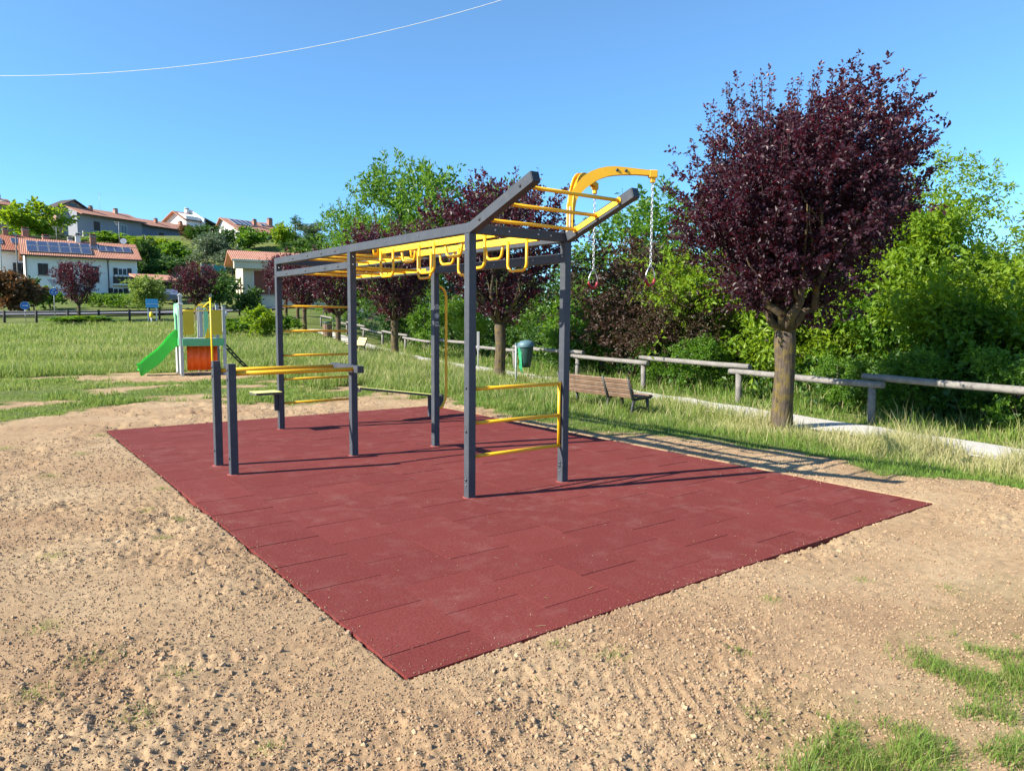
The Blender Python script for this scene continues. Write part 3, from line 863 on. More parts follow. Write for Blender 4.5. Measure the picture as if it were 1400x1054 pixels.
def plum_proto(seed, ntw, per, leaf, fork=1.75, top=5.75, rmax=2.15, trunk=.17, shoots=34, off=(0, 0), gap=.33):
    rng = np.random.default_rng(seed)
    hs = np.array([0, .10, .32, .58, .84, .94, 1.0]); rs = np.array([.10, .30, .69, .97, 1.0, .86, .46]) * rmax
    H = top - fork
    def prof(t): return np.interp(t, hs, rs)
    t = np.clip(rng.beta(1.7, 1.35, ntw), .02, 1.0)
    az = rng.random(ntw) * 2 * math.pi
    lob = 1 + .13 * np.sin(az * 3 + seed) + .10 * np.sin(az * 5 + 2 * seed) + .22 * (rng.random(ntw) < .12) * rng.random(ntw)
    rr = prof(t) * lob * (rng.random(ntw) ** .52)
    up_ = 1 + .05 * np.sin(az * 2 + 1.3 * seed) * np.minimum(1, rr / rmax * 1.5) + .07 * np.sin(az * 5 + seed)
    tc = np.stack([rr * np.cos(az), rr * np.sin(az), fork + H * t * up_ + (rng.random(ntw) - .5) * .3], -1)
    # gaps: drop twigs where a coarse noise is low
    g = fbm(tc[:, 0] * 1.0 + tc[:, 2] * .6, tc[:, 1] + tc[:, 2] * .8, .55, 2, seed)
    keep = g > gap
    tc, az, t = tc[keep], az[keep], t[keep]
    tc[:, 0] += off[0] * t; tc[:, 1] += off[1] * t
    out = np.stack([np.cos(az), np.sin(az), np.zeros_like(az)], -1)
    td = unit(out * .75 + np.array([0, 0, 1.0]) * (.3 + .8 * t[:, None]) + rng.normal(size=tc.shape) * .38)
    tl = .28 + .42 * rng.random(len(tc)) + .25 * (rng.random(len(tc)) < .15)
    red = .15 + .55 * np.clip((t - .45) * 1.6, 0, 1) + .25 * rng.random(len(tc))  # redder towards the top, with the lit look of the crown in the tint
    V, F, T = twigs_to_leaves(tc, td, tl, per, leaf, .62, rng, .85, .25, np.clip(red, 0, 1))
    # upright leafy shoots standing clear of the top
    ns = shoots; az = rng.random(ns) * 2 * math.pi; r0 = rmax * .95 * rng.random(ns) ** .5
    st = np.stack([r0 * np.cos(az), r0 * np.sin(az), fork + H * (1 + .05 * np.sin(az * 2 + 1.3 * seed) * np.minimum(1, r0 / rmax * 1.5) + .07 * np.sin(az * 5 + seed)) * (.96 - .12 * (r0 / rmax) ** 2)], -1)
    sd = unit(np.stack([.15 * np.cos(az), .15 * np.sin(az), np.ones(ns)], -1) + rng.normal(size=(ns, 3)) * .07)
    sl = .45 + .65 * rng.random(ns) ** 1.2
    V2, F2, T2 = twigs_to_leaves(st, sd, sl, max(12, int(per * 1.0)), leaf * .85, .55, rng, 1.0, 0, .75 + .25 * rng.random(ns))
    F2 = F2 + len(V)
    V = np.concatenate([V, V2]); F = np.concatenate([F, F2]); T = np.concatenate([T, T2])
    # wood
    m = MB(); m.tube([(0, 0, -.15), (.01, .0, .05), (.0, .01, .4), (-.02, 0, 1.0), (0, .01, fork - .25), (0.01, 0, fork + .1)], [trunk * 1.35, trunk * 1.1, trunk, trunk * .93, trunk * 1.02, trunk * .75], M_BARK, 14)
    nl = 7
    for k in range(nl):
        a = 2 * math.pi * k / nl + rng.random() * .5
        e = np.array([math.cos(a) * rmax * .72, math.sin(a) * rmax * .72, fork + H * (.50 + .2 * rng.random())])
        P = limb_path((0.04 * math.cos(a), .04 * math.sin(a), fork - .12), e, -.22, rng, 7)
        rd = [trunk * .52 * (1 - .78 * i / 6) for i in range(7)]
        m.tube(P, rd, M_BARK, 8)
        for j in (2, 3, 4, 5):
            q = np.array(P[j]); e2 = q + unit(np.array([math.cos(a + rng.normal() * .9), math.sin(a + rng.normal() * .9), 1.1])) * rmax * (.35 + .25 * rng.random())
            m.tube(limb_path(q, e2, -.05, rng, 4), [rd[j] * .6, rd[j] * .45, rd[j] * .3, .008], M_BARK, 5)
    for i in range(0, ns):
        q = st[i]; b0 = np.array([q[0] * .30, q[1] * .30, fork + H * .28]); m.tube([tuple(b0), tuple(b0 * .45 + (q - sd[i] * .3) * .55), tuple(q), tuple(q + sd[i] * sl[i] * .93)], [.010, .008, .006, .002], M_TWIG, 4, False)
    return (V, F, T), m

def blob_proto(seed, blobs, ntw, per, leaf, aspect, droop=.5, tl=(.3, .5), shell=.5, trunk=None, out=.8, upw=.35, gap=.44):
    """crown made of many leafy sprays round the given clump centres: blobs = [(x,y,z,rx,ry,rz)]"""
    rng = np.random.default_rng(seed)
    B = np.array(blobs, float)
    w = B[:, 3] * B[:, 4] * B[:, 5]; w = w ** .75; w /= w.sum()
    k = rng.choice(len(B), ntw, p=w)
    u = unit(rng.normal(size=(ntw, 3)))
    rr = rng.random(ntw) ** shell
    tc = B[k, :3] + u * B[k, 3:] * rr[:, None]
    g = fbm(tc[:, 0] + tc[:, 2] * .7, tc[:, 1] - tc[:, 2] * .6, max(.5, B[:, 3].mean() * .6), 2, seed + 3)
    keep = (g > gap) & (tc[:, 2] > .02)
    tc, u, k = tc[keep], u[keep], k[keep]
    td = unit(u * out + np.array([0, 0, upw]) + rng.normal(size=tc.shape) * .4)
    ln = (tl[0] + (tl[1] - tl[0]) * rng.random(len(tc))) * np.where(rng.random(len(tc)) < .10, 1.9, 1.0)
    tb = rng.random(len(B))
    V, F, T = twigs_to_leaves(tc, td, ln, per, leaf, aspect, rng, .9, droop, np.clip(tb[k] * .6 + .4 * rng.random(len(tc)), 0, 1))
    m = None
    if trunk:
        r0, ht, mat = trunk
        m = MB(); m.tube([(0, 0, -.2), (.02, 0, .3), (-.02, .03, ht * .5), (.03, 0, ht)], [r0 * 1.3, r0, r0 * .8, r0 * .5], mat, 8)
        for b in B:
            st = np.array([0, 0, min(ht * .95, max(.3, b[2] * .55))])
            e = b[:3] + np.array([0, 0, b[5] * .2])
            m.tube(limb_path(st, e, .05 * np.linalg.norm(e - st), rng, 5), [r0 * .42, r0 * .34, r0 * .25, r0 * .16, .012], mat, 5)
    return (V, F, T), m

def tree_mesh(name_leaf, data, mat):
    V, F, T = data
    o = np_mesh(name_leaf, V, [F], mat, tint=T); me = o.data
    bpy.data.objects.remove(o)
    return me

class Proto:
    def __init__(s, data, wood, mat):
        s.leaf = tree_mesh('crown', data, mat); s.h = float(data[0][:, 2].max()); s.w = float(np.percentile(np.abs(data[0][:, :2]), 97))
        s.wood = None
        if wood is not None:
            o = wood.build('trunk'); s.wood = o.data; bpy.data.objects.remove(o)

def plant(proto, name, label, cat, x, y, scale, rz, group=None, z=None, sxy=None):
    t = thing(name, label, cat, (x, y, (tz(x, y) if z is None else z) - .03), rz, group)
    t.scale = (scale * (sxy or 1), scale * (sxy or 1), scale)
    if proto.wood is not None:
        o = bpy.data.objects.new('trunk', proto.wood); COL.objects.link(o); o.parent = t
        c = bpy.data.objects.new('crown', proto.leaf); COL.objects.link(c); c.parent = t
    else:
        c = bpy.data.objects.new('foliage', proto.leaf); COL.objects.link(c); c.parent = t
    return t

def rblobs(seed, n, rx, rz, zc, size, ry=None):
    rng = np.random.default_rng(seed); out = []
    for i in range(n):
        u = unit(rng.normal(size=3)); q = rng.random() ** .4
        s = size * (.7 + .6 * rng.random())
        out.append((u[0] * rx * q, u[1] * (ry or rx) * q, max(s * .7, zc + u[2] * rz * q), s, s, s * .75))
    return out

P_HERO = Proto(*plum_proto(11, 3000, 34, .066, rmax=1.60, top=4.78, shoots=90, off=(-.03, -.19), gap=.40), L_PLUM)
P_MID = Proto(*plum_proto(12, 900, 22, .10, fork=1.7, top=5.0, rmax=1.75, trunk=.16, shoots=26), L_PLUM)
P_FAR = Proto(*plum_proto(13, 620, 16, .13, fork=1.6, top=4.7, rmax=1.75, trunk=.15, shoots=14), L_PLUM)

# robinia-like tree: long drooping sprays; local height about 6 m
rob_b = [(0, 0, 4.9, 1.1, 1.1, .8), (.9, .2, 4.3, 1.0, 1.0, .7), (-.8, .5, 4.1, 1.0, 1.0, .8), (1.7, -.2, 3.3, .9, .9, .55), (-1.6, -.3, 3.2, .9, .9, .6), (.2, -1.2, 3.4, 1.0, 1.0, .6),
         (.2, 1.3, 3.3, 1.0, 1.0, .7), (2.0, .4, 2.2, .8, .8, .5), (-1.9, .3, 2.1, .9, .9, .6), (.9, -1.5, 2.2, .9, .9, .55), (-.8, -1.4, 2.0, .9, .9, .6), (0, 0, 2.8, 1.3, 1.3, 1.0), (1.2, 1.2, 1.5, .9, .9, .7), (-1.0, 1.2, 1.3, .9, .9, .7), (0, -1.2, 1.0, 1.0, 1.0, .7)]
P_ROB = Proto(*blob_proto(21, rob_b, 4200, 18, .088, .42, .55, (.35, .75), .45, (.11, 4.2, M_BARKG), gap=.52), L_ROB)
P_ROBG = Proto(*blob_proto(22, rob_b, 1700, 16, .14, .45, .5, (.35, .7), .45, (.13, 4.2, M_BARKG)), L_GREEN)
P_TALL = Proto(*blob_proto(23, rblobs(5, 22, 2.2, 2.3, 3.7, .95), 1300, 14, .15, .5, .45, (.3, .6), .45, (.14, 4.0, M_BARKG)), L_GREEN)
P_DARK = Proto(*blob_proto(24, rblobs(6, 18, 2.2, 1.9, 2.4, 1.05), 1150, 15, .14, .6, .3, (.25, .5), .5, (.12, 2.6, M_BARKG)), L_DGREEN)
P_BROWN = Proto(*blob_proto(25, rblobs(7, 18, 1.9, 1.7, 2.2, .85), 1300, 15, .095, .6, .3, (.25, .5), .5, (.09, 2.4, M_BARK)), L_PLUMB)
P_SHRUB = Proto(*blob_proto(26, rblobs(8, 13, 1.25, 1.0, 1.15, .42), 1300, 14, .095, .62, .35, (.2, .45), .5, (.05, .9, M_BARKG), gap=.5), L_GREEN)
P_SHRUB2 = Proto(*blob_proto(46, rblobs(18, 14, 1.2, 1.15, 1.3, .40), 2000, 16, .076, .5, .4, (.25, .55), .5, (.05, .9, M_BARKG), gap=.5), L_ROB)  # brighter leaves put the sun patches among the shrubs into the colour
P_WILLOW = Proto(*blob_proto(27, rblobs(9, 18, 1.9, 2.3, 3.4, .8), 900, 16, .13, .22, .9, (.4, .9), .5, (.13, 3.4, M_BARKG)), L_OLIVE)
# far bushes (unit radius about 1 m, height about 2 m)
def far_bush(seed, mat, n=330, per=11, leaf=.20, asp=.6, rz=.8, rx=.8):
    return Proto(*blob_proto(seed, rblobs(seed, 13, rx, rz, 1.0, .42), n, per, leaf, asp, .3, (.12, .3), .5, (.05, .8, M_BARKG)), mat)
B_GREEN = far_bush(31, L_GREEN); B_DARK = far_bush(32, L_DGREEN); B_OLIVE = far_bush(33, L_OLIVE, asp=.35, leaf=.17); B_LIME = far_bush(34, L_LIME, asp=.4); B_RUST = far_bush(35, L_RUST); B_ROB = far_bush(36, L_ROB, asp=.5)
B_CONE = Proto(*blob_proto(37, [(0, 0, .25 + .22 * i, .62 - .068 * i, .62 - .068 * i, .28) for i in range(9)], 380, 10, .13, .4, .2, (.1, .2), .5, (.06, 1.2, M_BARKG)), L_DGREEN)

# ---- plum trees
G_PL = 'purple-leaved plum trees along the path'
plant(P_HERO, 'plum_tree', 'large purple-leaved plum tree with a lichened trunk beside the log rail', 'tree', 6.95, 1.2, 1.0, 1.1, G_PL)
plant(P_MID, 'plum_tree', 'purple plum tree standing left of the green bin bag post, behind the hanging handles', 'tree', 9.05, 11.9, 1.05, 2.0, G_PL)
plant(P_MID, 'plum_tree', 'purple plum tree rising behind the rear bay of the workout frame', 'tree', 11.1, 22.4, 1.04, .4, G_PL)
plant(P_FAR, 'plum_tree', 'purple plum tree behind the far slatted bench, nearest of the distant row', 'tree', 12.85, 32.4, 1.0, 3.0, G_PL)
plant(P_FAR, 'plum_tree', 'purple plum tree with a mossy trunk beside the brown litter bin', 'tree', 14.7, 42.2, 1.0, 4.4, G_PL)
plant(P_FAR, 'plum_tree', 'thin plum tree seen between the two rear posts, second trunk from the left', 'tree', 16.6, 48.5, .98, 5.4, G_PL)
plant(P_FAR, 'plum_tree', 'leaning plum tree seen between the two rear posts, leftmost of the trunks', 'tree', 18.2, 55.5, .98, 1.9, G_PL)
x, y = place(113, 56); plant(P_FAR, 'plum_tree', 'lone round purple plum tree in front of the white house with solar panels', 'tree', x, y, .9, .7, None, None, .88)
x, y = place(272, 58); plant(P_FAR, 'plum_tree', 'purple plum tree standing behind the play set', 'tree', x, y, .88, 2.6)

# ---- thicket behind the rail fence
def at_line(px, off, slope=.19, x0=8.75):
    """where picture column px meets a line parallel to the fence, off metres behind it"""
    d = FW + RT * ((px - 700) / FPX)
    t = (x0 + off + slope * CAM[1] - CAM[0]) / (d[0] - slope * d[1])
    return float(CAM[0] + d[0] * t), float(CAM[1] + d[1] * t)

def big(proto, name, label, px, off, top_px, rz, sxy=1, group=None):
    x, y = at_line(px, off)
    D = (np.array([x, y]) - CAM[:2]) @ FW[:2] 
    D = float((np.array([x, y, 1.0]) - CAM) @ FW)
    yh = 433.5 + .0085 * (px - 350)
    ztop = CAM[2] + (yh - top_px) / FPX * D
    s = (ztop - tz(x, y)) / proto.h
    return plant(proto, name, label, 'tree', x, y, s, rz, group, sxy=sxy)
big(P_ROB, 'robinia_tree', 'yellow-green feathery tree right of the big purple plum', 1262, 6.2, 205, .3)
big(P_ROB, 'robinia_tree', 'lower yellow-green feathery tree near the right edge behind the dark rail', 1350, 5.2, 330, 2.2, 1.1)
big(P_TALL, 'green_tree', 'fresh green tree behind the crown base of the big plum', 1085, 6.5, 300, 1.0)
big(P_BROWN, 'bronze_leaved_tree', 'bronze and green bushy tree behind the hanging rings', 862, 1.5, 312, .5, 1.15)
big(P_BROWN, 'bronze_leaved_tree', 'bronze-brown bush behind the rail between near bench and big plum trunk', 940, 1.4, 370, 3.3, 1.1)
big(P_ROBG, 'robinia_tree', 'green feathery tree rising behind the ring chain', 905, 6.0, 240, 1.9, 1.2)
big(P_DARK, 'dark_green_tree', 'dark green tree behind the right near post of the frame', 800, 6.0, 330, 2.7)
big(P_TALL, 'green_tree', 'green tree in the gap between second plum and frame post', 745, 3.8, 385, 4.0)
big(P_DARK, 'dark_green_tree', 'dark green bushy tree behind the litter bin with teal lid', 690, 5.0, 372, 5.0, 1.2)
big(P_TALL, 'green_tree', 'bright green tree behind the fence beside the grab pole', 618, 4.2, 392, .9, 1.1)
big(P_DARK, 'dark_green_tree', 'dark green tree filling the gap left of the third plum trunk', 560, 3.0, 385, 3.9, 1.2)
big(P_ROBG, 'robinia_tree', 'tall light green tree above the far end of the frame', 548, 3.4, 203, .2, .85)
big(P_ROBG, 'robinia_tree', 'light green tree with a drooping left bough over the distant plums', 478, 3.0, 268, 3.5, .85)
big(P_TALL, 'green_tree', 'green treetop showing between third plum and sloping beam', 622, 5.5, 232, 1.7, .85)
big(P_WILLOW, 'willow_tree', 'grey-green willow at the right edge behind the yellow-green trees', 1392, 11.0, 285, .8)
big(P_WILLOW, 'willow_tree', 'grey-green willow just past the right edge, taller than its twin', 1480, 9.0, 250, 2.4)
big(P_TALL, 'green_tree', 'green tree behind the big plum trunk on its right side', 1170, 7.5, 320, 5.2, 1.1)
big(P_DARK, 'dark_green_tree', 'dark green tree behind the bronze bushes right of the near bench', 985, 5.5, 330, 1.3, 1.1)
big(P_DARK, 'dark_green_tree', 'dark tree in deep shade behind the right end of the rail', 1320, 9.5, 330, 4.6, 1.2)
for i, (px, off, s) in enumerate(((770, 1.0, .7), (822, 1.6, 1.05), (900, 1.0, .55), (965, 1.0, .6), (1025, 3.2, 1.6), (1075, 4.4, 1.5), (1128, 3.8, 1.7), (1178, 5.0, 1.9), (1228, 3.6, 1.2), (1285, 4.6, 1.75), (1345, 3.6, 1.1), (1410, 4.2, 1.5), (1490, 3.4, 1.3), (1150, 1.3, .45), (1262, 1.5, .55), (1390, 1.4, .6), (640, 1.6, .9), (585, 2.0, 1.0))):
    x, y = at_line(px, off)
    plant(P_SHRUB2 if (px in (1025, 1128, 1178, 1285, 1410, 640)) else P_SHRUB, 'leafy_shrub', 'leafy green shrub crowding behind the log rail fence', 'shrub', x, y, s * 1.05, i * 1.7, 'shrubs crowding behind the log rail fence')

def undergrowth():
    rng = np.random.default_rng(77); n = 3400
    px = 480 + rng.random(n) * 1100
    V0 = np.array([at_line(p, 1.2 + 5.5 * r) for p, r in zip(px, rng.random(n))])
    hmax = (.35 + 1.5 * fbm(V0[:, 0], V0[:, 1], 1.6, 2, 3)) * np.where(px > 1000, smooth(8.9, 14.0, V0[:, 0] - .19 * V0[:, 1]) * 1.3 + .25, 1.15)
    z = rng.random(n) ** .8 * hmax
    gz = terrain(V0[:, 0], V0[:, 1])
    tc = np.stack([V0[:, 0], V0[:, 1], gz + z], -1)
    td = unit(rng.normal(size=(n, 3)) + np.array([-.3, -.2, .5]))
    V, F, T = twigs_to_leaves(tc, td, .3 + .3 * rng.random(n), 9, .15, .6, rng, .9, .4)
    o = np_mesh('undergrowth', V, [F], L_DGREEN, tint=T)
    tag(o, 'dark tangled undergrowth beneath the trees behind the log rail fence', None, None, 'stuff')
undergrowth()

# ================================================================== HILLSIDE PLANTING
def bush(proto, name, label, px, D, hpx, wpx, rz, cat='bush', dz=0, group=None):
    x, y = place(px, D)
    h = hpx / FPX * D; w = wpx / FPX * D
    s = h / proto.h
    return plant(proto, name, label, cat, x, y, s, rz, group, tz(x, y) + dz, sxy=max(.3, (w / 2) / (proto.w * s)))
bush(B_ROB, 'green_tree', 'large bright green tree left of the long terraced house on the hilltop', 54, 142, 62, 72, .4, 'tree')
bush(B_RUST, 'rusty_bush', 'rusty orange-brown bush behind the dark fence at the left edge', 20, 66, 62, 58, 1.0)
bush(B_DARK, 'dark_bush', 'dark green bush touching the right side of the rusty bush', 52, 69, 48, 36, 2.0)
bush(B_LIME, 'lime_shrub', 'pale lime round shrub beside the blue notice board', 207, 70, 50, 46, .3, 'shrub')
bush(B_DARK, 'dark_green_tree', 'dark green tree right of the white house with the balcony', 213, 110, 62, 44, 1.2, 'tree')
bush(B_DARK, 'dark_bush', 'dark green bush on the slope under the netting', 232, 106, 45, 52, 4.2)
bush(B_OLIVE, 'olive_tree', 'large silver-green olive tree in the middle of the slope', 286, 118, 58, 62, .8, 'tree')
bush(B_OLIVE, 'olive_tree', 'small silver-green olive tree below the house with the white gable', 322, 116, 38, 44, 2.8, 'tree')
bush(B_ROB, 'green_bush', 'yellow-green bush at the foot of the big olive', 275, 108, 30, 36, 1.9)
bush(B_DARK, 'dark_bush', 'dark green bush between the big olive and the white gabled house', 306, 128, 46, 40, 3.3)
bush(B_GREEN, 'green_bush', 'bright green bush in front of the white gabled house', 345, 135, 34, 50, 5.1)
bush(B_ROB, 'green_bush', 'fresh green rounded bush at the right end of the white gabled house', 388, 140, 34, 34, .9)
bush(B_CONE, 'conical_tree', 'small dark conical tree on the skyline', 408, 150, 34, 24, .2, 'tree')
bush(B_OLIVE, 'grey_bush', 'grey-green bush on the slope above the cream house', 365, 110, 34, 50, 1.4)
bush(B_GREEN, 'green_bush', 'green bush above the cream house roof on its right', 402, 112, 36, 48, 4.4)
bush(B_DARK, 'dark_bush', 'dark green bush against the cream house wall', 344, 60, 46, 44, 2.3)
bush(B_ROB, 'yellow_green_bush', 'upright yellow-green bush growing right of the play set', 362, 42, 46, 42, 3.6)
bush(B_GREEN, 'low_bush', 'low green bush just right of the play set', 326, 43, 24, 46, 5.6)
bush(B_GREEN, 'low_bush', 'low green bush right of the yellow-green bush', 392, 46, 26, 44, .7)
bush(B_DARK, 'dark_green_tree', 'dark green bushy tree right of the plum behind the play set', 303, 72, 58, 46, 4.8, 'tree')
bush(B_GREEN, 'green_bush', 'green bush by the yield sign', 74, 72, 32, 36, 1.1)
bush(B_GREEN, 'low_bush', 'leafy weeds massed round the lone plum trunk', 112, 54, 12, 96, 2.9)
bush(B_GREEN, 'green_bush', 'green bush below the long terraced house at its middle', 165, 140, 17, 62, .5)
bush(B_OLIVE, 'grey_bush', 'grey-green bush below the left end of the long terraced house', 105, 140, 13, 70, 3.0)
bush(B_ROB, 'green_bush', 'light green bush on the bank under the right end of the terraced house', 215, 134, 22, 60, 2.2)
bush(B_GREEN, 'green_bush', 'mid-green bush on the bank right of the roof dish', 186, 122, 26, 46, 5.9)
bush(B_RUST, 'rusty_bush', 'small russet bush beside the white end house on the hilltop', 262, 150, 22, 20, 1.0)
bush(B_DARK, 'dark_bush', 'dark green bush on the skyline right of the terraced house', 284, 146, 26, 40, 3.7)
bush(B_GREEN, 'green_bush', 'green bush low on the slope left of the big olive', 250, 122, 34, 50, 1.3)
bush(B_DARK, 'dark_bush', 'dark bush behind the carport roof', 235, 92, 38, 40, 6.0)
bush(B_GREEN, 'green_bush', 'green bush at the left edge above the left white house', 8, 126, 40, 40, 2.5)

bush(B_DARK, 'dark_bush', 'dark green bush on the bank right of the cream house roof', 428, 125, 46, 56, 2.0)
bush(B_OLIVE, 'grey_bush', 'grey-green bush on the upper slope right of the small conical tree', 432, 150, 30, 44, 5.0)
bush(B_DARK, 'dark_bush', 'dark bush on the slope just left of the cream house', 312, 92, 40, 34, 1.0)
bush(B_GREEN, 'green_bush', 'green bush on the grassy bank above the teal netting', 338, 122, 26, 40, 4.0)

def hedge():
    rng = np.random.default_rng(5); n = 900
    a = np.array(place(122, 75)); b = np.array(place(212, 73)); t = rng.random(n)
    nrm = np.array([-(b - a)[1], (b - a)[0]]); nrm /= np.linalg.norm(nrm)
    xy = a + (b - a) * t[:, None] + nrm * ((rng.random(n) - .5) * 1.1)[:, None]
    base = np.array([*((a + b) / 2), tz(*((a + b) / 2))])
    z = terrain(xy[:, 0], xy[:, 1]) + rng.random(n) ** .6 * (1.05 + .25 * vnoise(t * 18, t * 0, 2))
    tc = np.stack([xy[:, 0], xy[:, 1], z], -1) - base
    V, F, T = twigs_to_leaves(tc, unit(rng.normal(size=(n, 3)) + np.array([0, 0, .6])), .15 + .15 * rng.random(n), 10, .16, .6, rng)
    o = np_mesh('garden_hedge', V, [F], L_GREEN, tint=T); o.location = base
    tag(o, 'low clipped green hedge along the road below the white house', 'hedge')
hedge()

# ================================================================== LOG RAIL FENCE
def rail_fence():
    def fp(y): return 8.75 + .19 * y, y
    t = thing('log_rail_fence', 'weathered grey log rail fence running beside the gravel path', 'fence', (8.9, .7, -.12))
    ys = [-11.0, -7.0, -3.1, .7]
    for px in (1011, 880, 789): ys.append(at_line(px, 0)[1])
    while ys[-1] < 46: ys.append(ys[-1] + 4.0)
    rng = np.random.default_rng(4)
    pts = []
    for i, y in enumerate(ys):
        x, yy = fp(y); z = tz(x, yy); pts.append((x, yy, z))
        m = MB(); lean = rng.normal(size=2) * .012
        m.tube([(x, yy, z - .3), (x + lean[0], yy + lean[1], z + .3), (x + lean[0] * 2, yy + lean[1] * 2, z + .69 - (.0 if i % 2 else .02))], [.068, .066, .062], M_WOODG, 10)
        m.build('post', t)
    for i in range(len(pts) - 1):
        a = Vector(pts[i]); b = Vector(pts[i + 1]); d = (b - a); d.z = 0; d.normalize(); s = Vector((-d.y, d.x, 0))
        hi = (i % 2 == 0); h = .815 if hi else .70; off = s * (-.045 if hi else .06)
        ext = .24
        A = a + Vector((0, 0, h)) - d * ext + off; B = b + Vector((0, 0, h)) + d * ext + off
        m = MB(); k = 9; P = []; rr = []
        for j in range(k):
            q = j / (k - 1); P.append(A.lerp(B, q) + Vector((0, 0, -.012 * math.sin(math.pi * q) + rng.normal() * .004)) + s * rng.normal() * .006); rr.append(.059 + rng.normal() * .0025 - (.004 if j in (0, k - 1) else 0))
        m.tube(P, rr, M_WOODG, 10); m.build('rail', t)
rail_fence()

# ================================================================== BENCHES
def slat_bench(name, label, x, y, rz, M_S, ln=1.85, frames=3, back=4, dz=0):
    """local: length along y, backrest at -x side, seat towards +x"""
    t = thing(name, label, 'bench', (x, y, tz(x, y) + dz), rz)
    m = None
    bx0, bz0, bx1, bz1 = .02, .41, -.13, .76
    d = Vector((bx1 - bx0, 0, bz1 - bz0)).normalized(); nrm = Vector((d.z, 0, -d.x))
    L = (Vector((bx1, 0, bz1)) - Vector((bx0, 0, bz0))).length
    w = L / back
    segs = [(-ln / 2, -ln / 2 + ln * .335), (-ln / 2 + ln * .345, ln / 2)]
    for k in range(back):
        m = MB()
        c = Vector((bx0, 0, bz0)) + d * (w * (k + .5))
        for a, b in segs: m.obox((c.x, (a + b) / 2, c.z), d, (0, 1, 0), nrm, w * .86, b - a, .032, M_S, .006)
        m.build('back_slat', t, True)
    for k in range(4):
        m = MB()
        for a, b in segs: m.obox((.10 + .105 * k, (a + b) / 2, .435 + .012 * (k - 1.5) ** 2 * .4), (1, 0, 0), (0, 1, 0), (0, 0, 1), .09, b - a, .032, M_S, .006)
        m.build('seat_slat', t, True)
    for yy in ([-ln / 2 + .03, -ln / 2 + ln * .34, ln / 2 - .03][:frames]):
        m = MB()
        m.tube([(bx1 - .02, yy, bz1 + .025), (bx0 - .035, yy, bz0), (bx0 - .01, yy, .38), (.12, yy, .40), (.46, yy, .41), (.50, yy, .44)], [.018, .024, .026, .024, .022, .015], M_IRON, 8)
        m.tube([(.02, yy, .40), (-.03, yy, .2), (-.07, yy, -.08)], [.03, .024, .028], M_IRON, 8)
        m.tube([(.36, yy, .40), (.40, yy, .2), (.43, yy, -.08)], [.03, .024, .028], M_IRON, 8)
        m.tube([(-.03, yy, .2), (.18, yy, .26), (.40, yy, .2)], .015, M_IRON, 6)
        m.build('leg_frame', t, True)
    return t
slat_bench('park_bench', 'brown slatted park bench seen from behind beside the mat, facing the path', 5.52, 4.08, R(1.5), M_SLATB, 1.85, dz=-.12)
slat_bench('park_bench', 'pale honey slatted park bench standing in the long grass far behind the frame', 10.0, 23.5, R(180 - 14), M_SLATY, 1.7, 3, 3)

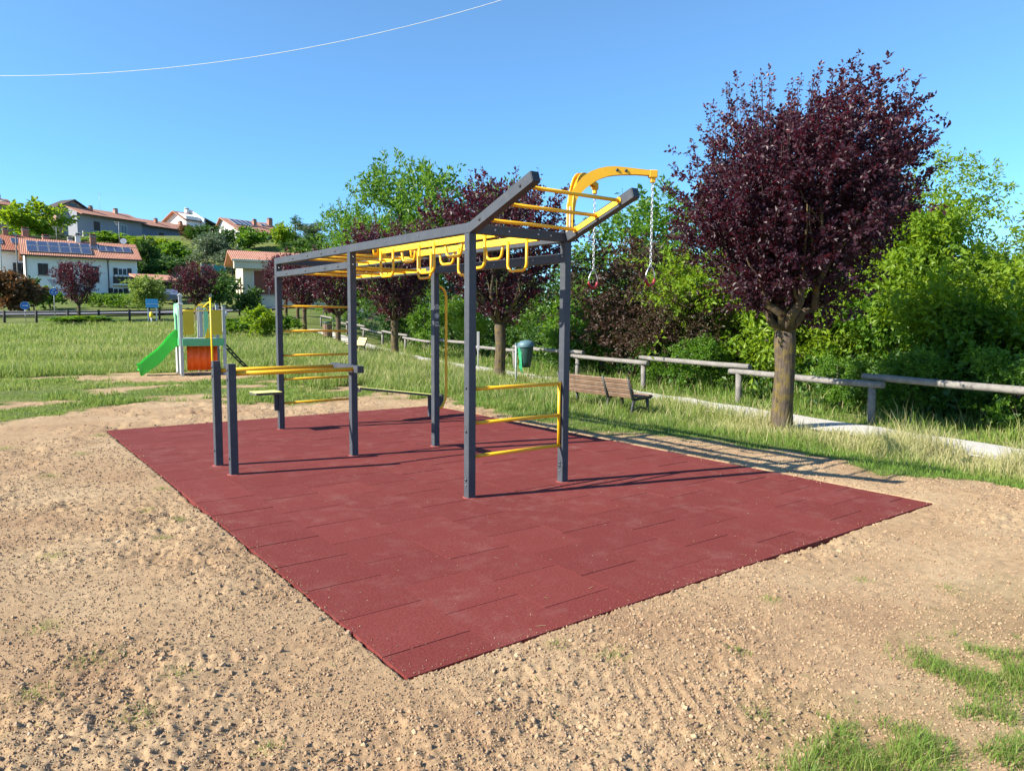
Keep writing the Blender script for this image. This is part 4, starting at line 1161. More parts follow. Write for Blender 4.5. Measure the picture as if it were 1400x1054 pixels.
# ================================================================== BINS, POST
def bin_():
    x, y = 8.35, 10.2; z = tz(x, y)
    t = thing('litter_bin', 'litter bin with a teal lid and green bag on a pale post beside the path', 'litter bin', (x, y, z), R(-37))
    m = MB(); m.tube([(0, 0, -.2), (0, 0, 1.12)], .026, M_GALV, 8); m.build('post', t, True)
    m = MB(); n = 14; rings = ((.46, .13), (.62, .16), (.80, .19), (1.0, .205), (1.05, .205)); vs = []; fs = []
    for zz, r in rings:
        for j in range(n): vs.append((.27 + r * math.cos(2 * math.pi * j / n), r * math.sin(2 * math.pi * j / n), zz))
    for i in range(len(rings) - 1):
        for j in range(n): fs.append([i * n + j, i * n + (j + 1) % n, (i + 1) * n + (j + 1) % n, (i + 1) * n + j])
    fs.append(list(range(n)))
    m.add(vs, fs, M_BIND, True); m.build('bin_body', t, True)
    m = MB(); vs = []; fs = []; prof = ((.235, 1.02), (.24, 1.07), (.22, 1.13), (.15, 1.18), (.05, 1.20), (.001, 1.20))
    for r, zz in prof:
        for j in range(n): vs.append((.27 + r * math.cos(2 * math.pi * j / n), r * math.sin(2 * math.pi * j / n), zz + .06 * (r * math.cos(2 * math.pi * j / n))))
    for i in range(len(prof) - 1):
        for j in range(n): fs.append([i * n + j, i * n + (j + 1) % n, (i + 1) * n + (j + 1) % n, (i + 1) * n + j])
    m.add(vs, fs, M_LID, True); m.box(-.02, .10, -.03, .03, 1.05, 1.12, M_LID, .004); m.build('bin_lid', t, True)
    rng = np.random.default_rng(8)
    m = MB(); vs = []; fs = []; rings = [(.28, .04), (.33, .12), (.45, .165), (.62, .175), (.80, .20), (.98, .215), (1.03, .225)]
    for zz, r in rings:
        for j in range(n):
            q = r * (1 + .10 * rng.normal() * .8) + .004; vs.append((.27 + q * math.cos(2 * math.pi * j / n), q * math.sin(2 * math.pi * j / n), zz))
    for i in range(len(rings) - 1):
        for j in range(6, 9): fs.append([i * n + j, i * n + (j + 1) % n, (i + 1) * n + (j + 1) % n, (i + 1) * n + j])
    m.add(vs, fs, M_BAG, True); m.build('bin_bag', t, True)
    x, y = at_line(449, -4.2); z = tz(x, y)
    x, y = place(449, 43); z = tz(x, y)
    t = thing('wooden_litter_bin', 'brown wooden litter bin standing among the distant plum trunks', 'litter bin', (x, y, z))
    m = MB()
    for k in range(14):
        a = 2 * math.pi * k / 14; c, s = math.cos(a), math.sin(a)
        m.obox((.26 * c, .26 * s, .40), (c, s, 0), (-s, c, 0), (0, 0, 1), .03, .10, .75, M_SLATB, .004)
    m.build('slatted_body', t, True)
    m = MB(); m.tube([(0, 0, .82), (0, 0, .90), (0, 0, .94)], [.30, .27, .1], M_BIND, 16); m.tube([(.2, 0, .7), (.2, 0, .84)], .015, M_IRON, 6); m.tube([(-.2, 0, .7), (-.2, 0, .84)], .015, M_IRON, 6); m.build('lid', t, True)
    x, y = at_line(653.5, -.9); z = tz(x, y)
    t = thing('marker_post', 'slim pale marker post beside the path behind the near left frame post', 'post', (x, y, z), R(-30))
    D = float((np.array([x, y, 1]) - CAM) @ FW)
    m = MB(); m.tube([(0, 0, -.2), (0, 0, 1.2)], .022, M_GALV, 8); m.build('pole', t, True)
    m = MB(); m.box(-.045, .045, -.036, -.022, .66, 1.32, M_SIGNB, .006); m.build('plate', t, True)
bin_()

# ================================================================== PLAY SET
def play_set():
    x0, y0 = 1.12, 16.06
    a = R(-7)
    t = thing('play_set', 'small play tower with green slide, yellow panels and orange tunnel on the meadow', 'play set', (x0, y0, tz(x0, y0)), a)
    w, d = 1.12, 1.30; p = .085
    hs = {(0, 0): 2.22, (1, 0): 1.95, (0, 1): 1.85, (1, 1): 2.0}
    for (i, j), h in hs.items():
        m = MB(); m.box(i * w - p / 2, i * w + p / 2, j * d - p / 2, j * d + p / 2, -.1, h, M_GALV, .006)
        if (i, j) == (0, 0):
            m.box(-p / 2 - .02, p / 2 + .02, -p / 2 - .02, p / 2 + .02, h - .24, h - .20, M_SIGNW, .004); m.prism([(-.07, h), (.07, h), (0, h + .07)], (0, .14, 0), M_SIGNW)
        o = m.build('post', t, True)
        m = MB(); m.box(i * w - p / 2 - .004, i * w + p / 2 + .004, j * d - p / 2 - .004, j * d + p / 2 + .004, h, h + .03, M_LID, .004); m.build('post_cap', o, True)
    for i, xx in enumerate((.62, .80, .98)):
        m = MB(); m.box(xx - .04, xx + .04, d + .10, d + .16, -.1, 1.95 - .03 * i, M_GALV, .004); m.build('post', t, True)
    m = MB(); m.box(.05, w - .05, .02, d - .02, .98, 1.03, M_GALV, .004); m.build('deck', t, True)
    m = MB(); m.box(.02, w - .02, -.065, -.03, .83, 1.04, M_GREENP, .006); m.build('deck_board', t, True)
    m = MB(); m.box(-.065, -.03, .06, d - .06, .83, 1.04, M_GREENP, .006); m.build('deck_board', t, True)
    # mustard panels beside each opening
    for x in (.06, w - .33):
        m = MB(); pr = [(0, 0), (.24, 0), (.27, .04), (.27, .66), (.24, .70), (.05, .70), (0, .66)]
        m.prism([(x + u, 1.14 + v) for u, v in pr], (0, .03, 0), M_PYEL, (0, -.045, 0)); m.build('side_panel', t, True)
    # mint palisade on the slide side
    m = MB()
    for k, (yy, h) in enumerate(((.16, .66), (.36, .74), (.58, .80), (.80, .74), (1.04, .66))):
        if .3 < yy < .9: continue
        m.box(-.06, -.03, yy - .06, yy + .06, 1.05, 1.05 + h, M_MINT, .006)
    m.build('slide_side_panel', t, True)
    m = MB(); pr = []
    for k in range(13):
        q = k / 12; pr.append((.06 + q * 1.18, 1.74 + .16 * abs(math.sin(q * math.pi * 3)) + .12))
    pr += [(1.24, 1.62), (.92, 1.70), (.62, 1.76), (.38, 1.70), (.06, 1.62)]
    m.prism(pr, (.03, 0, 0), M_MINT, (-.05, 0, 0), (0, 1, 0), (0, 0, 1)); m.build('arch_panel', t, True)
    # back panel (mint and pale slats)
    m = MB()
    for k in range(3): m.box(.62 + k * .15, .72 + k * .15, d + .03, d + .055, 1.05, 1.9, M_MINT if k % 2 else M_SIGNB, .004)
    m.build('back_panel', t, True)
    # slide
    m = MB(); n = 16; prof = []
    for k in range(n):
        q = k / (n - 1); xx = -.04 - 1.06 * q; zz = 1.02 * (1 - q) ** 1.0 + .10 + .055 * math.sin(q * 2 * math.pi * 1.5) * (1 - q)
        zz = max(zz * (1 - .10 * q), .16 if q > .97 else .12)
        prof.append((xx, zz))
    y1, y2 = .42, .92
    for yy in (y1, y2):
        poly = [(x, z + .17) for x, z in prof] + [(x + .0, max(.0, z - .30 * (1 - .3 * abs(x)))) for x, z in prof[::-1]]
        poly[n] = (prof[-1][0] + .10, 0.0)
        m.prism(poly, (0, .035, 0), M_SLIDE, (0, yy, 0))
    vs = []; fs = []
    for x, z in prof: vs += [(x, y1, z), (x, y2, z)]
    for k in range(n - 1): fs.append([2 * k, 2 * k + 1, 2 * k + 3, 2 * k + 2])
    m.add(vs, fs, M_SLIDE, True)
    m.build('slide', t, True)
    # fireman's pole and yellow rails
    m = MB(); px, py = .40 + .28, -.78
    m.tube([(px, py, -.1), (px, py, 2.12)], .024, M_PYEL2, 8); m.ball((px, py, 2.13), .035, M_PYEL2)
    m.tube([(px, py, 2.06), (px - .04, py + .25, 2.02), (px - .10, -.05, 1.9)], .02, M_PYEL2, 8)
    m.build('firemans_pole', t, True)
    m = MB(); m.tube([(.30, -.05, 1.78), (.36, -.05, 1.88), (.46, -.05, 1.97), (.56, -.05, 1.98), (.66, -.05, 1.90), (.72, -.05, 1.80)], .022, M_PYEL2, 8); m.tube([(.05, -.05, 1.82), (w - .05, -.05, 1.82)], .016, M_PYEL2, 8)
    m.prism([(.60, 1.04), (.74, 1.04), (.72, 1.26), (.68, 1.34)], (0, .03, 0), M_PYEL2, (0, -.03, 0))
    m.build('entry_rail', t, True)
    # orange crawl tunnel under the deck
    m = MB(); k = 40; vs = []; fs = []
    for i in range(k + 1):
        q = i / k; xx = .14 + .80 * q; yy = .10 + .018 * math.sin(q * math.pi * 9)
        vs += [(xx, yy, .14), (xx, yy, .82)]
    for i in range(k): fs.append([2 * i, 2 * i + 2, 2 * i + 3, 2 * i + 1])
    vs2 = [(v[0], v[1] + .02, v[2]) for v in vs]; b = len(vs)
    fs2 = [[b + j for j in f[::-1]] for f in fs]
    rim = [[0, 1, b + 1, b], [2 * k, b + 2 * k, b + 2 * k + 1, 2 * k + 1]] + [[2 * i, b + 2 * i, b + 2 * i + 2, 2 * i + 2] for i in range(k)] + [[2 * i + 1, 2 * i + 3, b + 2 * i + 3, b + 2 * i + 1] for i in range(k)]
    m.add(vs + vs2, fs + fs2 + rim, M_ORANGE, True); m.build('tunnel_panel', t, True)
    m = MB(); m.box(-.25, -.03, .12, .15, .02, .82, M_GALV, .004) if False else m.box(-.04, -.01, .10, d - .1, .04, .82, M_SIGNB, .004); m.build('skirt_panel', t, True)
    # rope climbing net down to the right
    m = MB(); A = [(w + .05, .05, .86), (w + .05, .85, .86)]; B = [(w + .80, .05, .02), (w + .80, .85, .02)]
    for a_, b_ in zip(A, B): m.tube([a_, tuple(np.array(a_) * .5 + np.array(b_) * .5 + np.array((0, 0, -.03))), b_], .022, M_ROPE, 6)
    for q in (.15, .3, .45, .6, .75, .9):
        pa = np.array(A[0]) * (1 - q) + np.array(B[0]) * q; pb = np.array(A[1]) * (1 - q) + np.array(B[1]) * q
        m.tube([tuple(pa + (0, 0, -.02)), tuple(pb + (0, 0, -.02))], .018, M_ROPE, 6)
    m.build('climbing_net', t, True)
play_set()

# ================================================================== FAR THINGS: fence, signs, lamps
def far_fence():
    a = [place(px, D) for px, D in ((-260, 52), (0, 54.5), (120, 56), (232, 58), (330, 62))]
    a = np.array(a); L = np.concatenate([[0], np.cumsum(np.hypot(*np.diff(a, axis=0).T))])
    t = thing('timber_fence', 'dark timber post and rail fence along the far edge of the meadow', 'fence', (*place(120, 56), tz(*place(120, 56))))
    n = int(L[-1] / 2.1); P = []
    for i in range(n + 1):
        q = L[-1] * i / n; x = float(np.interp(q, L, a[:, 0])); y = float(np.interp(q, L, a[:, 1])); z = tz(x, y); P.append(Vector((x, y, z)))
        m = MB(); m.tube([(x, y, z - .2), (x, y, z + .92)], .085, M_WOODD, 8); m.build('post', t)
    for h in (.42, .78):
        m = MB()
        for i in range(n): m.tube([P[i] + Vector((0, 0, h)), P[i + 1] + Vector((0, 0, h))], .055, M_WOODD, 6, False)
        m.build('rail', t)
far_fence()

def facing(x, y): return math.atan2(y - CAM[1], x - CAM[0]) - math.pi / 2
def at_px(px, D):
    x, y = place(px, D); return x, y, tz(x, y)

def signs():
    x, y, z = at_px(80, 58); t = thing('yield_sign_post', 'road sign post with a blue roundabout disc under the back of a triangle', 'road sign', (x, y, z), facing(x, y))
    zt = 1.65 + (432 - 388) / FPX * 58 - z
    m = MB(); m.tube([(0, .03, -.1), (0, .03, zt + .35)], .03, M_GALV, 8); m.build('pole', t, True)
    m = MB(); m.disc((0, -.01, zt - .72), (0, 1, 0), .30, .02, M_SIGNW, 24); m.disc((0, -.022, zt - .72), (0, 1, 0), .285, .01, M_BLUE, 24)
    for k in range(3):
        a = R(90 + 120 * k); c = Vector((math.cos(a) * .13, -.03, zt - .72 + math.sin(a) * .13)); d = Vector((-math.sin(a), 0, math.cos(a))); nn = Vector((math.cos(a), 0, math.sin(a)))
        m.obox(c, d, (0, 1, 0), nn, .17, .006, .05, M_SIGNW, 0)
        m.prism([(-.055, -.08), (.055, -.08), (0, .02)], (0, .006, 0), M_SIGNW, c + d * .10, nn, d)
    m.build('roundabout_disc', t, True)
    m = MB(); m.prism([(-.45, zt + .28), (.45, zt + .28), (0, zt - .38)], (0, .02, 0), M_SIGNB, (0, -.01, 0)); m.build('triangle_back', t, True)
    x, y, z = at_px(40, 56); t = thing('direction_sign', 'round blue sign with a white arrow standing low behind the dark fence', 'road sign', (x, y, z), facing(x, y))
    zt = 1.65 + (431 - 418) / FPX * 56 - z
    m = MB(); m.tube([(0, .03, -.1), (0, .03, zt)], .03, M_GALV, 8); m.build('pole', t, True)
    m = MB(); m.disc((0, -.01, zt), (0, 1, 0), .31, .02, M_SIGNW, 24); m.disc((0, -.022, zt), (0, 1, 0), .29, .01, M_BLUE, 24)
    m.obox((-.02, -.03, zt), (1, 0, 0), (0, 1, 0), (0, 0, 1), .28, .006, .06, M_SIGNW, 0); m.prism([(.10, -.10), (.10, .10), (.22, 0)], (0, .006, 0), M_SIGNW, (0, -.03, zt)); m.build('arrow_disc', t, True)
    x, y, z = at_px(212, 57); t = thing('notice_board', 'sky-blue notice board on two white legs beside the road', 'notice board', (x, y, z), facing(x, y))
    zt = 1.65 + (432 - 409) / FPX * 57 - z
    for s in (-.30, .30):
        m = MB(); m.box(s - .04, s + .04, -.01, .07, -.2, zt - .05, M_SIGNW, .005); m.build('leg', t, True)
    m = MB(); m.box(-.44, .44, -.05, -.012, zt - .66, zt, M_CYAN, .01)
    m.box(-.40, .40, -.054, -.05, zt - .40, zt - .36, M_SIGNW, 0)
    m.box(-.10, .36, -.054, -.05, zt - .50, zt - .46, M_BLUE, 0)
    m.build('board', t, True)
    x, y, z = at_px(210.5, 55); t = thing('yellow_marker', 'small yellow hydrant-like marker by the legs of the notice board', 'marker', (x, y, z))
    m = MB(); m.tube([(0, 0, -.1), (0, 0, .5)], .05, M_GALV, 8); m.build('stem', t, True)
    m = MB(); m.tube([(0, 0, .5), (0, 0, .55), (0, 0, .82), (0, 0, .9)], [.10, .13, .13, .05], M_PYEL2, 12); m.build('head', t, True)
    for px, D, ty, lab, mat in ((11, 88, 280, 'tall thin pale lamp pole at the left edge in front of the left house', M_GALV), (32.5, 86, 322, 'short brownish timber pole between the two white houses', M_WOODG)):
        x, y, z = at_px(px, D); zt = 1.65 + (431 - ty) / FPX * D
        t = thing('lamp_pole' if px < 20 else 'timber_pole', lab, 'pole', (x, y, z))
        m = MB(); m.tube([(0, 0, -.2), (0, 0, zt - z)], [.09, .06], mat, 8); m.build('pole', t, True)
        m = MB()
        if px < 20: m.tube([(-.05, 0, zt - z), (.3, -.3, zt - z + .08), (.7, -.7, zt - z + .06)], [.05, .05, .10], mat, 8); m.build('lamp_arm', t, True)
        else: m.obox((0, 0, zt - z - .12), (1, 0, 0), (0, 1, 0), (0, 0, 1), .8, .08, .08, mat, .01); m.build('cross_arm', t, True)
    for px, D, ty, lab in ((291, 59, 405, 'white globe garden lamp right of the plum behind the play set'), (311, 50, 429, 'white globe lamp low among the bushes right of the play set')):
        x, y, z = at_px(px, D); zt = 1.65 + (433 - ty) / FPX * D
        t = thing('globe_lamp', lab, 'garden lamp', (x, y, z))
        m = MB(); m.tube([(0, 0, -.2), (0, 0, zt - z - .12)], .03, M_IRON, 8); m.build('pole', t, True)
        m = MB(); m.ball((0, 0, zt - z), .16, M_GLOBE); m.build('globe', t, True)
signs()

def cable():
    P = []
    ks = [(-260, 96), (0, 104), (120, 101.5), (300, 85), (400, 69.5), (550, 38), (688, 0), (860, -62), (1150, -190)]
    xs = np.array([k[0] for k in ks]); q = np.polyfit([0, 150, 300, 400, 550, 688], [104, 100, 85, 69.5, 38, 0], 2)
    a = np.array(place(-300, 30)); b = np.array(place(1000, 30))
    for px in range(-300, 1001, 25):
        y = np.polyval(q, px) if px > -60 else np.polyval(q, -60) + (px + 60) * .02
        p = CAM + (FW + RT * ((px - 700) / FPX) - UP * ((y - 527) / FPX)) * 30
        P.append(tuple(p))
    m = MB(); m.tube(P, .012, M_CABLE, 6); o = m.build('overhead_cable')
    tag(o, 'thin pale overhead cable sagging across the clear sky', 'cable')
cable()

# ================================================================== HOUSES
def win(m_parent, name_p, x, z, w, h, y=0, shut=None, open_=False, frame=M_SIGNW, pane=M_GLASS):
    m = MB()
    f = .07
    for bx in ((x - w / 2, x - w / 2 + f, z, z + h), (x + w / 2 - f, x + w / 2, z, z + h), (x - w / 2 + f, x + w / 2 - f, z, z + f), (x - w / 2 + f, x + w / 2 - f, z + h - f, z + h), (x - .03, x + .03, z + f, z + h - f)):
        m.box(bx[0], bx[1], y - .05, y + .02, bx[2], bx[3], frame, 0)
    m.box(x - w / 2 - .1, x + w / 2 + .1, y - .12, y + .02, z - .08, z - .002, M_CONC, 0)
    o = m.build('window', m_parent, True)
    m = MB(); m.box(x - w / 2 + f, x + w / 2 - f, y - .02, y + .02, z + f, z + h - f, pane, 0); m.build('pane', o, True)
    if shut:
        for s in (-1, 1):
            m = MB()
            if open_: m.box(x + s * (w / 2 + w * .26) - w * .23, x + s * (w / 2 + w * .26) + w * .23, y - .09, y - .03, z, z + h, shut, 0)
            else: m.box(x + s * w * .245 - w * .235, x + s * w * .245 + w * .235, y - .10, y - .055, z + .02, z + h - .02, shut, 0)
            m.build('shutter', o, True)
    return o

def gable_wall(name, t, w, d, h, rise, mat, ridge='x', x0=0, ridge_at=.5, base=-3.5):
    """box with gable ends; ridge runs along x"""
    m = MB()
    prof = [(0, base), (d, base), (d, h), (d * ridge_at, h + rise), (0, h)]
    m.prism(prof, (w, 0, 0), mat, (x0 + w / 2, 0, 0), (0, 1, 0), (0, 0, 1))
    return m.build(name, t, True)

def gable_roof(t, w, d, h, rise, mat, over=.6, gab=.4, x0=0, ridge_at=.5, th=.16, eave=M_EAVE, h_back=None):
    m = MB(); r = d * ridge_at; s1 = rise / r; s2 = rise / (d - r)
    a = (-over, h - s1 * over + .03); b = (r, h + rise + .03); c = (d + over, h - s2 * over + .03)
    top = [(p[0], p[1] + th) for p in (a, b, c)]
    L = w + 2 * gab
    m.prism([top[0], a, b, top[1]], (L, 0, 0), mat, (x0 + w / 2, 0, 0), (0, 1, 0), (0, 0, 1))
    m.prism([top[1], b, c, top[2]], (L, 0, 0), mat, (x0 + w / 2, 0, 0), (0, 1, 0), (0, 0, 1))
    # dark soffit, gutter and barge boards
    for p, s in ((a, 1), (c, -1)):
        m.box(x0 - gab, x0 + w + gab, p[0] - .06 * (1 if s > 0 else 0), p[0] + .06 * (0 if s > 0 else 1), p[1] - .02, p[1] + th + .02, eave, 0)
    o = m.build('roof', t, True)
    return o

def chimney(roof, x, y, z, h, w=.6, mat=M_BRICK):
    m = MB(); m.box(x - w / 2, x + w / 2, y - w / 2, y + w / 2, z - .8, z + h, mat, .01); m.box(x - w / 2 - .08, x + w / 2 + .08, y - w / 2 - .08, y + w / 2 + .08, z + h, z + h + .1, M_CONC, .01)
    m.box(x - w / 2 + .08, x + w / 2 - .08, y - w / 2 + .08, y + w / 2 - .08, z + h + .1, z + h + .3, M_EAVE, .01); m.box(x - w / 2 - .03, x + w / 2 + .03, y - w / 2 - .03, y + w / 2 + .03, z + h + .3, z + h + .38, mat, .01)
    m.build('chimney', roof, True)

def antenna(roof, x, y, z, h):
    m = MB(); m.tube([(x, y, z), (x, y, z + h)], .025, M_GALV, 6)
    for k, q in enumerate((.05, .25, .45)): m.tube([(x - .55 + .1 * k, y, z + h - q), (x + .55 - .1 * k, y, z + h - q)], .015, M_GALV, 5)
    m.build('antenna', roof, True)

def panels(t, xs, s0, s1, h, slope, wd, nm='solar_panel', gap=.06):
    """photovoltaic modules on the front roof pitch; s = distance up the slope (y)"""
    c = math.cos(math.atan(slope)); sn = math.sin(math.atan(slope))
    for x in xs:
        M = Matrix(((1, 0, 0, x), (0, c, -sn, s0), (0, sn, c, h + slope * s0 + .30), (0, 0, 0, 1)))
        m = MB(); ln = (s1 - s0) / c
        m.box(.02, wd - .02, 0, ln, 0, .06, M_PV, 0, M); m.box(0, wd, -.02, 0, -.005, .065, M_GALV, 0, M); m.box(0, wd, ln, ln + .02, -.005, .065, M_GALV, 0, M); m.box(-.005, .02, 0, ln, -.005, .065, M_GALV, 0, M); m.box(wd - .02, wd + .005, 0, ln, -.005, .065, M_GALV, 0, M)
        m.build(nm, t, True)

def house_white():
    D = 92; x, y = place(43, D); z = 1.65 + (431.5 - 411) / FPX * D
    t = thing('white_house', 'white two-storey house with long rows of solar panels and a corner balcony', 'house', (x, y, z), R(-2))
    w, d, h, rise = 12.7, 9.0, 5.85, 2.1
    gable_wall('wall', t, w, d, h, rise, M_WHITE, ridge_at=.5)
    rf = gable_roof(t, w, d, h, rise, M_TILE, .8, .5)
    sl = rise / (d / 2)
    panels(rf, [.3 + 1.2 * k for k in range(6)], .0, 1.75, h, sl, 1.12); panels(rf, [.3 + 1.2 * k for k in range(7)], 1.9, 3.3, h, sl, 1.12); panels(rf, [8.3 + 1.0 * k for k in range(4)], 1.2, 2.9, h, sl, .93)
    chimney(rf, 6.2, 4.3, h + rise, .9, .6, M_WHITE); chimney(rf, 7.9, 3.4, h + rise * .8, 1.2, .7, M_BRICK)
    antenna(rf, 11.2, 4.5, h + rise, 3.2)
    m = MB(); m.disc((11.6, 3.6, h + rise + .5), (-.2, -.9, .3), .42, .06, M_SIGNB, 18); m.tube([(11.6, 3.75, h + rise - .3), (11.6, 3.7, h + rise + .4)], .03, M_GALV, 6); m.build('satellite_dish', rf, True)
    win(t, 'w', 1.9, 3.2, 1.15, 1.5, 0, M_SHUT); win(t, 'w', 4.4, 2.3, 1.7, 2.4, 0, M_SHUT); win(t, 'w', 7.2, 2.5, 1.9, 2.1, 0, M_SHUT)
    win(t, 'w', 10.9, 2.4, 1.1, 2.1, 0, M_SHUT, True); win(t, 'w', 10.3, .2, 1.2, 1.6, 0, M_SHUT, True); win(t, 'w', 1.2, .1, 1.0, 1.3, 0)
    m = MB(); m.box(9.6, 13.3, -1.2, .0, 2.18, 2.36, M_WHITE, .01); o = m.build('balcony', t, True)
    m = MB()
    m.box(9.6, 13.3, -1.2, -1.15, 2.37, 3.3, M_SHUT, 0); m.box(13.25, 13.3, -1.14, -.01, 2.37, 3.3, M_SHUT, 0); m.box(9.55, 13.35, -1.23, -1.12, 3.31, 3.38, M_GALV, 0); m.build('balustrade', o, True)
    m = MB()
    for k in range(7): m.ball((10.0 + .5 * k, -1.3, 3.4), .2, L_FLOWER, 8, 5, 1.2, .7, .8)
    m.build('flower_box', o, True)
    for xx, z1 in ((.1, 5.6), (9.2, 5.6)):
        m = MB(); m.tube([(xx, -.09, -.5), (xx, -.09, z1)], .06, M_SHUT, 6); m.build('downpipe', t, True)
    m = MB(); m.prism([(-.5, 0), (.9, 0), (.35, 1.3), (.05, 1.3)], (0, 1.5, 0), M_CONC, (2.7, -1.6, -.6)); m.build('outdoor_oven', t, True)
    m = MB(); m.box(-1, 14.5, -2.6, -2.3, -2.4, -.35, M_CONC, .02)
    for k in range(12): m.box(7.5 + .6 * k, 7.6 + .6 * k, -2.5, -2.4, -.35, .35, M_SIGNW, 0)
    m.box(7.4, 14.3, -2.52, -2.38, .36, .44, M_SIGNW, 0); m.build('garden_wall', t, True)
M_FLW = None
L_FLOWER = paint('white_flowers', (.62, .58, .55), .8, .3, scale=30, bumpy=.5)
house_white()

def house_left():
    D = 97; x, y = place(-52, D); z = 1.65 + (430 - 411) / FPX * D
    t = thing('white_house', 'white house cut by the left edge, with solar panels on a red roof', 'house', (x, y, z), R(3))
    w, d, h, rise = 9.2, 9, 7.2, 2.2
    gable_wall('wall', t, w, d, h, rise, M_WHITE)
    rf = gable_roof(t, w, d, h, rise, M_TILER, .8, .6)
    sl = rise / (d / 2)
    panels(rf, [1.0 + 1.15 * k for k in range(4)], 1.0, 2.6, h, sl, 1.08); panels(rf, [6.6 + 1.1 * k for k in range(2)], 1.3, 3.0, h, sl, 1.02)
    win(t, 'w', 7.4, 3.7, 2.0, 1.7, 0, M_SHUT); win(t, 'w', 7.0, .4, 2.5, 1.9, 0, M_SHUT); win(t, 'w', 3.9, .6, 1.4, 2.2, 0, M_SHUT); win(t, 'w', 3.6, 3.9, 1.3, 1.5, 0, M_SHUT)
    m = MB(); m.box(6.2, 8.6, -.9, .0, 3.25, 3.4, M_WHITE, .01); o = m.build('balcony', t, True)
    m = MB(); m.box(6.2, 8.6, -.9, -.86, 3.41, 4.3, M_SHUT, 0); m.build('balustrade', o, True)
    chimney(rf, 6.2, 4.6, h + rise, .8); chimney(rf, 8.6, 4.6, h + rise, 1.0, .8)
house_left()

def house_behind():
    D = 108; x, y = place(58, D); z = 1.65 + (431 - 380) / FPX * D
    t = thing('red_roofed_house', 'house whose bright red tiled roof shows behind the solar-panelled roof', 'house', (x, y, z), R(4))
    gable_wall('wall', t, 10.6, 8, 3.9, 1.9, M_CREAM); rf = gable_roof(t, 10.6, 8, 3.9, 1.9, M_TILER, .7, .5)
    chimney(rf, 1.8, 2.6, 5.2, 1.0, .9); chimney(rf, 5.0, 2.8, 5.1, 1.0, .6, M_WHITE); chimney(rf, 8.1, 2.5, 4.9, .9, .8)
    win(t, 'w', 2.4, 1.2, 1.2, 1.4, 0, M_SHUT); win(t, 'w', 7.6, 1.2, 1.2, 1.4, 0, M_SHUT)
    antenna(rf, 3.4, 4.0, 5.7, 2.4)
house_behind()

